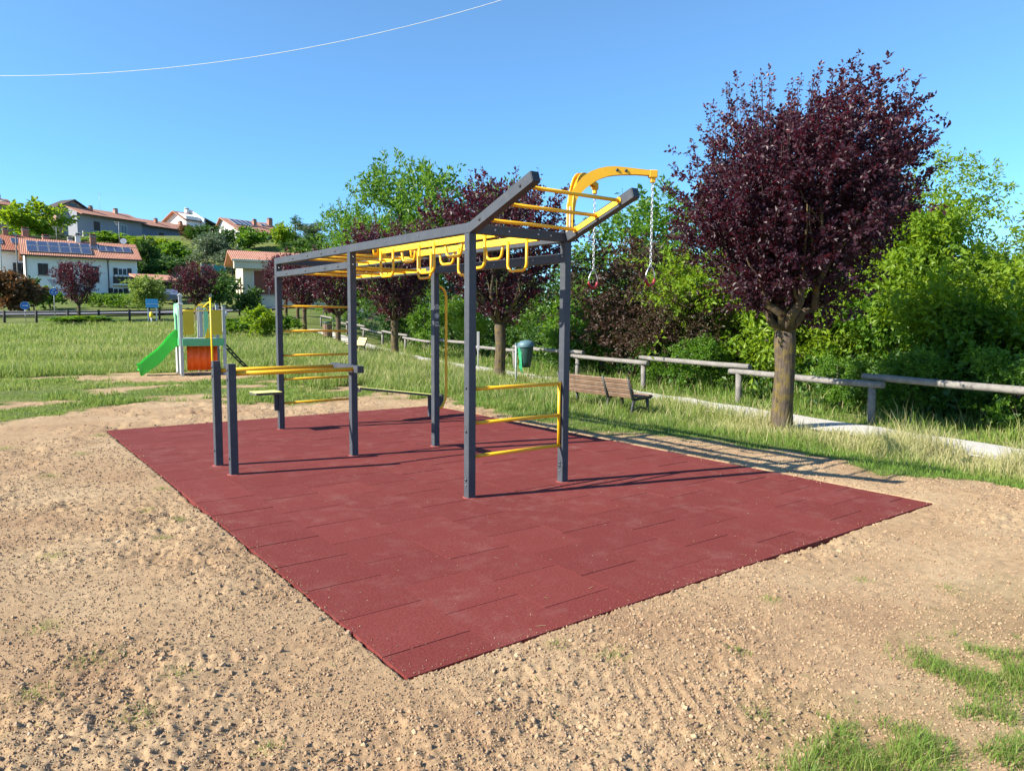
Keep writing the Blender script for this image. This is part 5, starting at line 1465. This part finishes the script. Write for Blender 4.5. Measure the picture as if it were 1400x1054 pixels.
def terrace():
    D = 158; x, y = place(116, D); z = 1.65 + (431.5 - 318) / FPX * D
    t = thing('terraced_house', 'long terraced house on the hilltop with a salmon tiled roof and walls in blue-grey shade', 'terraced house', (x, y, z), R(29))
    units = ((0, 16, 0, M_GREYR), (16, 19, -.55, M_GREYD), (35, 16, -1.1, M_GREYR))
    for i, (x0, w, dz, mt) in enumerate(units):
        m = MB(); m.prism([(0, -6), (9, -6), (9, 4.0 + dz), (4.5, 5.6 + dz), (0, 4.0 + dz)], (w, 0, 0), mt, (x0 + w / 2, 0, 0), (0, 1, 0), (0, 0, 1)); m.build('wall', t, True)
        for k in range(2):
            win(t, 'w', x0 + w * (.28 + .42 * k), .5 + dz, 1.6, 2.0, 0, M_SHUT if k == 0 else None)
    for i, (x0, w, dz, mt) in enumerate(units):
        rf = gable_roof(t, w, 9, 4.0 + dz, 1.6, M_TILE, 1.6, .02 if i < 2 else .9, x0)
        chimney(rf, x0 + w * .3, 2.2, 4.8 + dz, .9, .7); chimney(rf, x0 + w * .75, 3.6, 5.3 + dz, .9, .8, M_BRICK if i else M_PINKR)
        if i != 1: antenna(rf, x0 + w * .55, 4.5, 5.6 + dz, 4.0)
        if i == 2: panels(rf, [x0 + 2.2 + 1.2 * k for k in range(3)], 2.2, 3.6, 4.0 + dz, .356, 1.1)
    # cross gable at the left end
    m = MB(); m.prism([(-1.5, -6), (6.5, -6), (6.5, 4.9), (2.5, 6.9), (-1.5, 4.9)], (0, 3.4, 0), M_PINKR, (0, 6.2, 0)); o = m.build('cross_gable', t, True)
    m = MB(); m.prism([(-2.6, 4.42), (2.5, 6.98), (7.6, 4.42), (7.6, 4.66), (2.5, 7.25), (-2.6, 4.66)], (0, 4.6, 0), M_EAVE, (0, 6.2, 0)); m.build('gable_roof', o, True)
    m = MB(); m.box(1.6, 3.2, 4.40, 4.49, 5.7, 6.3, M_GLASS, 0); m.build('gable_window', o, True)
    m = MB(); m.box(-1, 51, -3.2, -2.8, -6, -.3, M_CONC, .03); m.build('retaining_wall', t, True)
    D = 190; x, y = place(262, D); z = 1.65 + (432.5 - 324) / FPX * D
    t = thing('white_end_house', 'white end house right of the long terrace, with a dark hipped eave', 'house', (x, y, z), R(24))
    m = MB(); m.prism([(0, -6), (8, -6), (8, 4.2), (4, 6.2), (0, 5.0)], (5.0, 0, 0), M_WHITE, (2.5, 0, 0), (0, 1, 0), (0, 0, 1)); m.build('wall', t, True)
    rf = gable_roof(t, 5.2, 8, 4.0, 2.2, M_TILE, .4, .1, -1.0)
    m = MB(); m.prism([(-1.2, -6), (9.2, -6), (9.2, 5.0), (4, 7.3), (-1.2, 4.6)], (.5, 0, 0), M_WHITE, (4.6, 0, 0), (0, 1, 0), (0, 0, 1)); m.build('fire_wall', t, True)
    m = MB(); m.prism([(4.85, -6), (11.5, -6), (11.5, 2.0), (4.85, 2.6)], (0, 6, 0), M_WHITE, (0, 4, 0)); m.build('wing_wall', t, True)
    m = MB(); m.prism([(4.86, 4.6), (13.4, 1.9), (13.4, 2.2), (4.86, 5.0)], (0, 9, 0), M_EAVE, (0, 3.4, 0)); m.build('wing_roof', t, True)
    win(t, 'w', 1.4, .6, 1.2, 2.2, 0); 
    chimney(rf, 3.6, 4.4, 6.4, .9, .9, M_WHITE)
    m = MB(); m.box(7.9, 9.1, .95, 1.02, .3, 1.8, M_SHUTR, 0); m.build('door', t, True)
terrace()

def house_hill():
    D = 148; x, y = place(333, D); z = 1.65 + (433 - 335) / FPX * D
    t = thing('white_gabled_house', 'house with a white gable and solar panels at the right end of the hilltop', 'house', (x, y, z), R(14))
    m = MB(); m.prism([(0, -6), (9, -6), (9, 2.6), (6.6, 5.4), (0, 2.9)], (10.2, 0, 0), M_WHITE, (5.1, 0, 0), (0, 1, 0), (0, 0, 1)); m.build('wall', t, True)
    rf = gable_roof(t, 10.2, 9, 2.75, 2.75, M_TILE, .8, .7, 0, .72)
    panels(rf, [.8 + 1.2 * k for k in range(4)], 2.6, 5.6, 2.75, 2.75 / 6.48, 1.12); panels(rf, [7.4, 8.6], 3.8, 4.9, 2.75, 2.75 / 6.48, 1.1)
    chimney(rf, 5.6, 3.6, 4.5, .9, .7); chimney(rf, 10.0, 4.8, 5.0, 1.2, .9)
    for yy in (2.2, 4.6, 6.6):
        m = MB(); m.box(-.07, .0, yy - .35, yy + .35, .4, 2.4 if yy < 3 else 3.2, M_GLASS, 0); m.build('gable_window', t, True)
    win(t, 'w', 3.0, .6, 1.4, 1.5, 0, M_SHUT); win(t, 'w', 7.4, .6, 1.4, 1.5, 0, M_SHUT)
house_hill()

def house_cream():
    D = 74; x, y = place(336, D); z = 1.65 + (433.5 - 424) / FPX * D
    t = thing('cream_house', 'cream house with a wide fascia and red-brown shutters behind the dark bush', 'house', (x, y, z), R(-11))
    w, d, h = 9.0, 7.5, 5.0
    m = MB(); m.prism([(0, -3), (d, -3), (d, h), (d * .5, h + 1.0), (0, h)], (w, 0, 0), M_CREAM, (w / 2, 0, 0), (0, 1, 0), (0, 0, 1)); m.build('wall', t, True)
    m = MB(); m.box(-.9, w + .5, -.9, -.02, h - .85, h + .08, M_CREAM, .02); m.build('fascia', t, True)
    gable_roof(t, w, d, h + .1, 1.0, M_TILE, 1.0, 1.1, 0, .5, .16, M_CREAM)
    win(t, 'w', 2.5, 1.6, 3.0, 2.4, 0, M_SHUTR); win(t, 'w', 6.6, 1.6, 2.0, 2.4, 0, M_SHUTR)
    for yy in (2.0, 5.0):
        m = MB(); m.box(-.06, .0, yy - .4, yy + .4, 1.4, 3.4, M_SHUT, 0); m.build('side_window', t, True)
    m = MB(); m.box(-.8, .0, -.75, -.2, -3, .9, M_BRICK, .02); m.build('brick_pier', t, True)
    m = MB(); m.box(-3.5, -.1, .6, 2.6, -.25, -.05, M_CONC, .02); m.build('porch_slab', t, True)
house_cream()

def carport():
    D = 83; x, y = place(199, D); z = 1.65 + (432.5 - 408) / FPX * D
    t = thing('carport', 'low carport with a salmon tiled roof behind the lime shrub', 'carport', (x, y, z), R(2))
    for xx in (.2, 3.4):
        for yy in (.2, 4.0):
            m = MB(); m.box(xx - .09, xx + .09, yy - .09, yy + .09, -1.5, 2.0, M_EAVE, .01); m.build('post', t, True)
    m = MB(); m.prism([(-.5, 1.9), (4.4, 2.75), (4.4, 2.95), (-.5, 2.1)], (4.4, 0, 0), M_TILE, (1.8, 0, 0), (0, 1, 0), (0, 0, 1)); m.build('roof', t, True)
    m = MB(); m.box(-.3, 3.9, 4.12, 4.35, -1.5, 2.4, M_EAVE, .01); m.build('back_wall', t, True)
    x, y = place(236, 82); z = tz(x, y)
    t = thing('parked_car', 'dark blue car parked in the shade under the carport', 'car', (x, y, z + .15), R(80))
    m = MB()
    m.prism([(-2.0, .3), (2.0, .3), (2.05, .75), (1.2, .9), (.6, 1.42), (-1.1, 1.45), (-1.8, .95), (-2.05, .85)], (0, 1.65, 0), M_OLIVEM, (0, 0, 0)); m.build('body', t, True)
    m = MB(); m.prism([(1.0, .92), (.55, 1.34), (-1.05, 1.36), (-1.55, .95)], (0, 1.67, 0), M_GLASS); m.build('windows', t, True)
    for xx in (-1.25, 1.25):
        for yy in (-.8, .8):
            m = MB(); m.disc((xx, yy, .31), (0, 1, 0), .31, .2, M_ROPE, 18); o = m.build('wheel', t, True)
            m = MB(); m.disc((xx, yy * 1.13, .31), (0, 1, 0), .19, .03, M_GALV, 14); m.build('rim', o, True)
carport()

def far_house():
    D = 150; x, y = place(-14, D); z = 1.65 + (431 - 300) / FPX * D
    t = thing('red_roofed_house', 'small red-roofed house at the left edge of the hilltop', 'house', (x, y, z), R(20))
    gable_wall('wall', t, 6, 6, 3.0, 1.4, M_PINKR); rf = gable_roof(t, 6, 6, 3.0, 1.4, M_TILE, .6, .5); chimney(rf, 4.6, 2.6, 4.2, .8)
    win(t, 'w', 3, .8, 1.2, 1.4, 0, M_SHUT)
far_house()

def netting():
    for (p0, p1, D, ya, yb, lab) in ((222, 262, 104, 372, 386, 'teal netting fence on the slope left of the olive'), (280, 312, 106, 363, 374, 'teal netting fence on the slope right of the plum behind the play set')):
        a = np.array(place(p0, D)); b = np.array(place(p1, D + 4)); c = (a + b) / 2; z = tz(*c)
        t = thing('netting_fence', lab, 'netting fence', (*c, z))
        zt = 1.65 + (433 - ya) / FPX * D - z; zb = 1.65 + (433 - yb) / FPX * D - z
        m = MB(); k = 14; vs = []; fs = []
        for i in range(k + 1):
            q = a + (b - a) * i / k - c; sg = .12 * math.sin(i * 1.7)
            vs += [(q[0], q[1], zb - .4), (q[0], q[1], zt + sg)]
        for i in range(k): fs.append([2 * i, 2 * i + 2, 2 * i + 3, 2 * i + 1])
        m.add(vs + [(v[0], v[1] + .03, v[2]) for v in vs], fs + [[len(vs) + j for j in f[::-1]] for f in fs], M_NET, True); m.build('net', t, True)
        for i in (0, 7, 14):
            q = a + (b - a) * i / k - c
            m = MB(); m.tube([(q[0], q[1] - .05, -.5), (q[0], q[1] - .05, zt + .2)], .04, M_GALV, 6); m.build('post', t, True)
netting()

# ================================================================== GRASS
def blades(name, label, x, y, h, w, tint, lean=.5, seg2=True, kind='stuff', z=None, sun_lean=0):
    n = len(x)
    rng = np.random.default_rng(len(name) * 13 + n)
    z = terrain(x, y) if z is None else z
    a = rng.random(n) * 2 * math.pi
    lx = np.cos(a) * lean * h * rng.random(n); ly = np.sin(a) * lean * h * rng.random(n)
    b = rng.random(n) * 2 * math.pi
    sx = np.cos(b) * w / 2; sy = np.sin(b) * w / 2
    base = np.stack([x, y, z - .01], -1)
    m1 = base + np.stack([lx * .3, ly * .3, h * .55], -1)
    tip = base + np.stack([lx, ly, h * (1 - .15 * rng.random(n))], -1)
    S = np.stack([sx, sy, np.zeros(n)], -1)
    V = np.stack([base - S, base + S, m1 + S * .8, m1 - S * .8, tip], 1).reshape(-1, 3)
    i = np.arange(n)[:, None] * 5
    F4 = i + np.array([[0, 1, 2, 3]]); F3 = i + np.array([[3, 2, 4]])
    o = np_mesh(name, V, [F4, F3], L_GRASS, tint=np.repeat(np.clip(tint, 0, 1), 5))
    return tag(o, label, None, None, kind)

def fan_points(n, r0, r1, a0, a1, rng, power=1.0):
    """points in a sector round the viewer's corner of the meadow"""
    fa = math.atan2(FH[1], FH[0])
    r = r0 * (r1 / r0) ** (rng.random(n) ** power); a = fa - R(a0) + R(a0 - a1) * rng.random(n)
    return CAM[0] + r * np.cos(a), CAM[1] + r * np.sin(a), r

def grass():
    rng = np.random.default_rng(99)
    # tall meadow: left of and behind the play set up to the dark fence
    x, y, r = fan_points(420000, 15, 62, -42, 14, rng, .75)
    D = (x - CAM[0]) * FH[0] + (y - CAM[1]) * FH[1]
    edge = np.where(x < 2.6, 16.4 + 2.6 * fbm(x * .7, y, 1.5, 3, 4) - .35 * np.clip(-x, 0, 3), 9.0 + .55 * np.clip(5.0 - x, 0, 4) + .8 * fbm(x, y, 1.4, 2, 5))
    keep = (y > edge) & (x < 6.3 + .19 * y - .25 + .5 * (vnoise(x * 2, y * 2, 1) - .5)) & (soilness(x, y) < .5) & (D < 54)
    keep &= rng.random(len(x)) < .25 + .9 * smooth(.3, .6, fbm(x, y, 1.2, 3, 14))
    x, y, r = x[keep], y[keep], r[keep]; n = len(x)
    big = fbm(x, y, 3.2, 3, 17)
    h = (.10 + .24 * rng.random(n) ** 1.2) * (.5 + .8 * smooth(.3, .7, big)) * smooth(-.1, 1.2, y - np.where(x < 2.6, 16.6, 8.6))
    h = np.maximum(h, .06)
    tint = .28 + .40 * rng.random(n) + .8 * (fbm(x, y, 2.2, 3, 18) - .45)
    seed = rng.random(n) < .10; h[seed] *= 1.35; tint[seed] = .72 + .22 * rng.random(seed.sum())
    blades('meadow_grass', 'tall yellow-green meadow grass behind the play set and the frame', x, y, h, .004 + .00055 * r, tint, .7)
    # short patchy sward between soil and meadow
    x, y, r = fan_points(260000, 8.5, 26, -42, 8, rng, .9)
    s = soilness(x, y)
    keep = (s < .45) & (y < np.where(x < 2.6, 18.5, 11.0)) & (y > 5) & (x < 5.2) & (rng.random(len(x)) < 1 - s)
    x, y, r = x[keep], y[keep], r[keep]; n = len(x)
    h = (.03 + .075 * rng.random(n) ** 1.5) * (.5 + 1.3 * smooth(.4, .75, fbm(x, y, .7, 3, 24)))
    blades('short_grass', 'short patchy grass between the bare soil and the meadow', x, y, h, .004 + .0006 * r, .22 + .46 * rng.random(n) + .6 * (fbm(x, y, 1.3, 3, 28) - .45), .8)
    # verge along the path
    n0 = 250000
    y = -9 + 36 * rng.random(n0) ** 1.35; x = 3.4 + .0 * y + rng.random(n0) * (3.9 + .185 * np.maximum(y, -4))
    s = soilness(x, y); e = pathx(y) - .58 - x
    keep = (s < .5) & (e > -.80 + 1.0 * vnoise(x * 1.3, y * 1.3, 6)) & ((x < MX0) | (x > MX1 + .03) | (y > MY1 + .03) | (y < MY0))
    keep &= rng.random(n0) < .35 + .8 * smooth(.35, .6, fbm(x, y, .8, 3, 44))
    x, y, e = x[keep], y[keep], e[keep]; n = len(x)
    far = np.hypot(x - CAM[0], y - CAM[1])
    sd = -inside_soil(x, y)
    grow = smooth(.0, 1.3, sd)
    h = (.03 + .05 * rng.random(n)) * (1 - grow) + grow * (.09 + .22 * rng.random(n) ** 1.4) * (.5 + .9 * smooth(.3, .7, fbm(x, y, .9, 2, 46)))
    dry = smooth(1.6, .2, e) * .22 + .30 * smooth(3.0, .5, y) * smooth(.6, 1.2, sd) + .14 * smooth(6.0, 0.5, y) * smooth(.5, 1.4, sd)
    tint = .16 + .34 * rng.random(n) + dry + .3 * (fbm(x, y, .8, 3, 48) - .5)
    sdm = rng.random(n) < .13 * grow; h[sdm] *= 1.5; tint[sdm] = .78 + .2 * rng.random(sdm.sum())
    blades('verge_grass', 'tall half-dry grass on the verge between the mat and the gravel path', x, y, h, .003 + .00045 * far, tint, .75)
    # beyond the path, round the fence posts
    n0 = 60000
    y = -10 + 40 * rng.random(n0) ** 1.3; x = pathx(y) + .70 + rng.random(n0) ** 1.2 * 3.4
    keep = rng.random(n0) < .3 + .9 * smooth(.35, .6, fbm(x, y, .8, 3, 54)); x, y = x[keep], y[keep]; n = len(x)
    far = np.hypot(x - CAM[0], y - CAM[1]); gone = smooth(0, .5, x - pathx(y) - .70)
    h = (.06 + .30 * rng.random(n) ** 1.3 * gone) * (.6 + .8 * smooth(.3, .7, fbm(x, y, .9, 2, 56)))
    tint = .12 + .35 * rng.random(n) + .22 * smooth(4, -3, y); sdm = rng.random(n) < .10; h[sdm] *= 1.6; tint[sdm] = .75 + .2 * rng.random(sdm.sum())
    blades('fence_grass', 'green grass with pale seed heads at the foot of the log rail fence', x, y, h, .0045 + .0006 * far, tint, .6)
    # lush tufts in the near right corner
    n0 = 150000
    x = -1.9 + 5.2 * rng.random(n0); y = -5.2 + 1.7 * rng.random(n0)
    s = 1 - smooth(-.12, .22, -inside_soil(x, y) + (fbm(x, y, .4, 3, 5) - .5) * .5); cl = fbm(x, y, .24, 3, 64)
    keep = (rng.random(n0) < (1 - s) * smooth(.40, .58, cl) * 1.2) & (np.hypot(x - CAM[0], y - CAM[1]) > 1.5)
    x, y, cl = x[keep], y[keep], cl[keep]; n = len(x)
    h = (.015 + .070 * rng.random(n) ** 2.0) * (.45 + 1.1 * smooth(.42, .7, cl))
    blades('corner_grass', 'bright green grass growing over the soil in the near right corner', x, y, h, .0022 + .003 * rng.random(n) ** 2.5, .18 + .45 * rng.random(n) ** 1.2 + .2 * (fbm(x, y, .2, 2, 65) - .5), 1.1, z=height_at(x, y))
    # weak weeds scattered on the bare soil
    spots = [(-3.2, -1.55, .16), (-3.35, -1.0, .12), (-3.1, -2.2, .13), (-2.9, -1.95, .10), (-3.45, -1.75, .14), (-2.75, -2.75, .08), (-2.5, .35, .10), (-2.3, .8, .12), (-2.45, 1.3, .10), (-2.2, 2.0, .09), (-1.15, -3.0, .12), (-1.3, -2.75, .08), (-.62, -3.35, .08), (.1, -3.05, .08), (.9, -3.2, .07), (-3.0, 3.2, .15), (-2.6, 4.4, .14), (-3.2, .3, .12), (-2.02, -2.56, .05), (-1.0, -3.75, .12), (1.2, -3.6, .1), (-2.2, 5.9, .16), (-3.3, 5.4, .2)]
    X = []; Y = []; H = []
    for sx, sy, sr in spots:
        k = int(190 * sr / .12); a = rng.random(k) * 6.283; q = sr * rng.random(k) ** .7
        X.append(sx + q * np.cos(a)); Y.append(sy + q * np.sin(a)); H.append((.012 + .035 * rng.random(k) ** 1.5) * (1.2 - q / sr * .6))
    x = np.concatenate(X); y = np.concatenate(Y); h = np.concatenate(H)
    blades('soil_weeds', 'sparse weak weeds and dry stalks scattered over the bare soil', x, y, h, np.full(len(x), .0035), .15 + .7 * rng.random(len(x)), 1.3, z=height_at(x, y))
grass()

def straw():
    rng = np.random.default_rng(123); n = 1500
    fa = math.atan2(FH[1], FH[0])
    r = 1.9 * np.exp(rng.random(n) * math.log(5.5)); a = fa + (rng.random(n) - .5) * R(84)
    x = CAM[0] + r * np.cos(a); y = CAM[1] + r * np.sin(a)
    on = (x > MX0) & (x < MX1) & (y > MY0) & (y < MY1)
    k = (on & (rng.random(n) < .10)) | (~on & (rng.random(n) < .25 + .75 * smooth(.45, .65, fbm(x, y, .6, 3, 91))))
    x, y, on = x[k], y[k], on[k]; n = len(x)
    z = np.where(on, .003, height_at(x, y) + .006)
    t = rng.random(n) * 6.283; L = .012 + .05 * rng.random(n) ** 2.2; w = .0012 + .0012 * rng.random(n)
    d = np.stack([np.cos(t), np.sin(t), .25 * (rng.random(n) - .3) * ~on], -1) * L[:, None]; q = np.stack([-np.sin(t), np.cos(t), np.zeros(n)], -1) * w[:, None]
    P = np.stack([x, y, z], -1); up = np.array([0, 0, .0015])
    bend = q * (rng.random((n, 1)) - .5) * 6
    V = np.stack([P - q, P + q, P + d * .5 + q + bend + up, P + d * .5 - q + bend + up, P + d + q * .4, P + d - q * .4], 1).reshape(-1, 3)
    i = np.arange(n)[:, None] * 6
    F = np.concatenate([i + np.array([[0, 1, 2, 3]]), i + np.array([[3, 2, 4, 5]])])
    o = np_mesh('dry_straw', V, [F], L_GRASS, tint=np.repeat(.72 + .28 * rng.random(n), 6))
    tag(o, 'bits of dry straw and dead stalks littering the bare soil and mat edge', None, None, 'stuff')
straw()

# ================================================================== LIGHT, SKY, CAMERA
SUN_EL = R(33.8)
sdir = Vector((-.960 * math.cos(SUN_EL), .279 * math.cos(SUN_EL), math.sin(SUN_EL)))
sl = bpy.data.lights.new('sun', 'SUN'); sl.energy = 5.0; sl.angle = R(.53); sl.color = (1.0, .93, .80)
so = bpy.data.objects.new('sun', sl); COL.objects.link(so)
so.rotation_euler = sdir.to_track_quat('Z', 'Y').to_euler(); so.location = (-20, 10, 30)

wd = bpy.data.worlds.new('World'); SC.world = wd; wd.use_nodes = True
nt = wd.node_tree; bg = nt.nodes['Background']
sky = nt.nodes.new('ShaderNodeTexSky'); sky.sky_type = 'NISHITA'; sky.sun_disc = False
sky.sun_elevation = SUN_EL; sky.sun_rotation = math.atan2(sdir.x, sdir.y)
sky.altitude = 200; sky.air_density = 1.0; sky.dust_density = .1; sky.ozone_density = 1.6
hs = nt.nodes.new('ShaderNodeHueSaturation'); hs.inputs['Saturation'].default_value = 1.12
nt.links.new(sky.outputs[0], hs.inputs['Color'])
tcw = nt.nodes.new('ShaderNodeTexCoord'); sp = nt.nodes.new('ShaderNodeSeparateXYZ'); nt.links.new(tcw.outputs['Generated'], sp.inputs[0])
gr = ramp(nt, sp.outputs['Z'], [(0, (.42, .67, 1.0)), (.18, (.50, .79, 1.0)), (.42, (.78, .93, 1.0)), (.8, (.72, .86, 1.0))])
nt.links.new(mix(nt, 1, hs.outputs[0], gr.outputs[0], 'MULTIPLY'), bg.inputs[0])
bg.inputs[1].default_value = .105

cd = bpy.data.cameras.new('camera'); cam = bpy.data.objects.new('camera', cd); COL.objects.link(cam)
M = Matrix.Identity(4)
for j in range(3):
    M[j][0] = RT[j]; M[j][1] = UP[j]; M[j][2] = -FW[j]
M.translation = Vector(CAM)
cam.matrix_world = M
cd.sensor_fit = 'HORIZONTAL'; cd.sensor_width = 36; cd.lens = FPX / 1400 * 36; cd.clip_start = .05; cd.clip_end = 4000
SC.camera = cam
vs = SC.view_settings; vs.view_transform = 'Standard'; vs.look = 'None'; vs.gamma = 1; vs.exposure = 1.22; vs.use_curve_mapping = False
SC.cycles.max_bounces = 6; SC.cycles.transparent_max_bounces = 4; SC.cycles.diffuse_bounces = 3
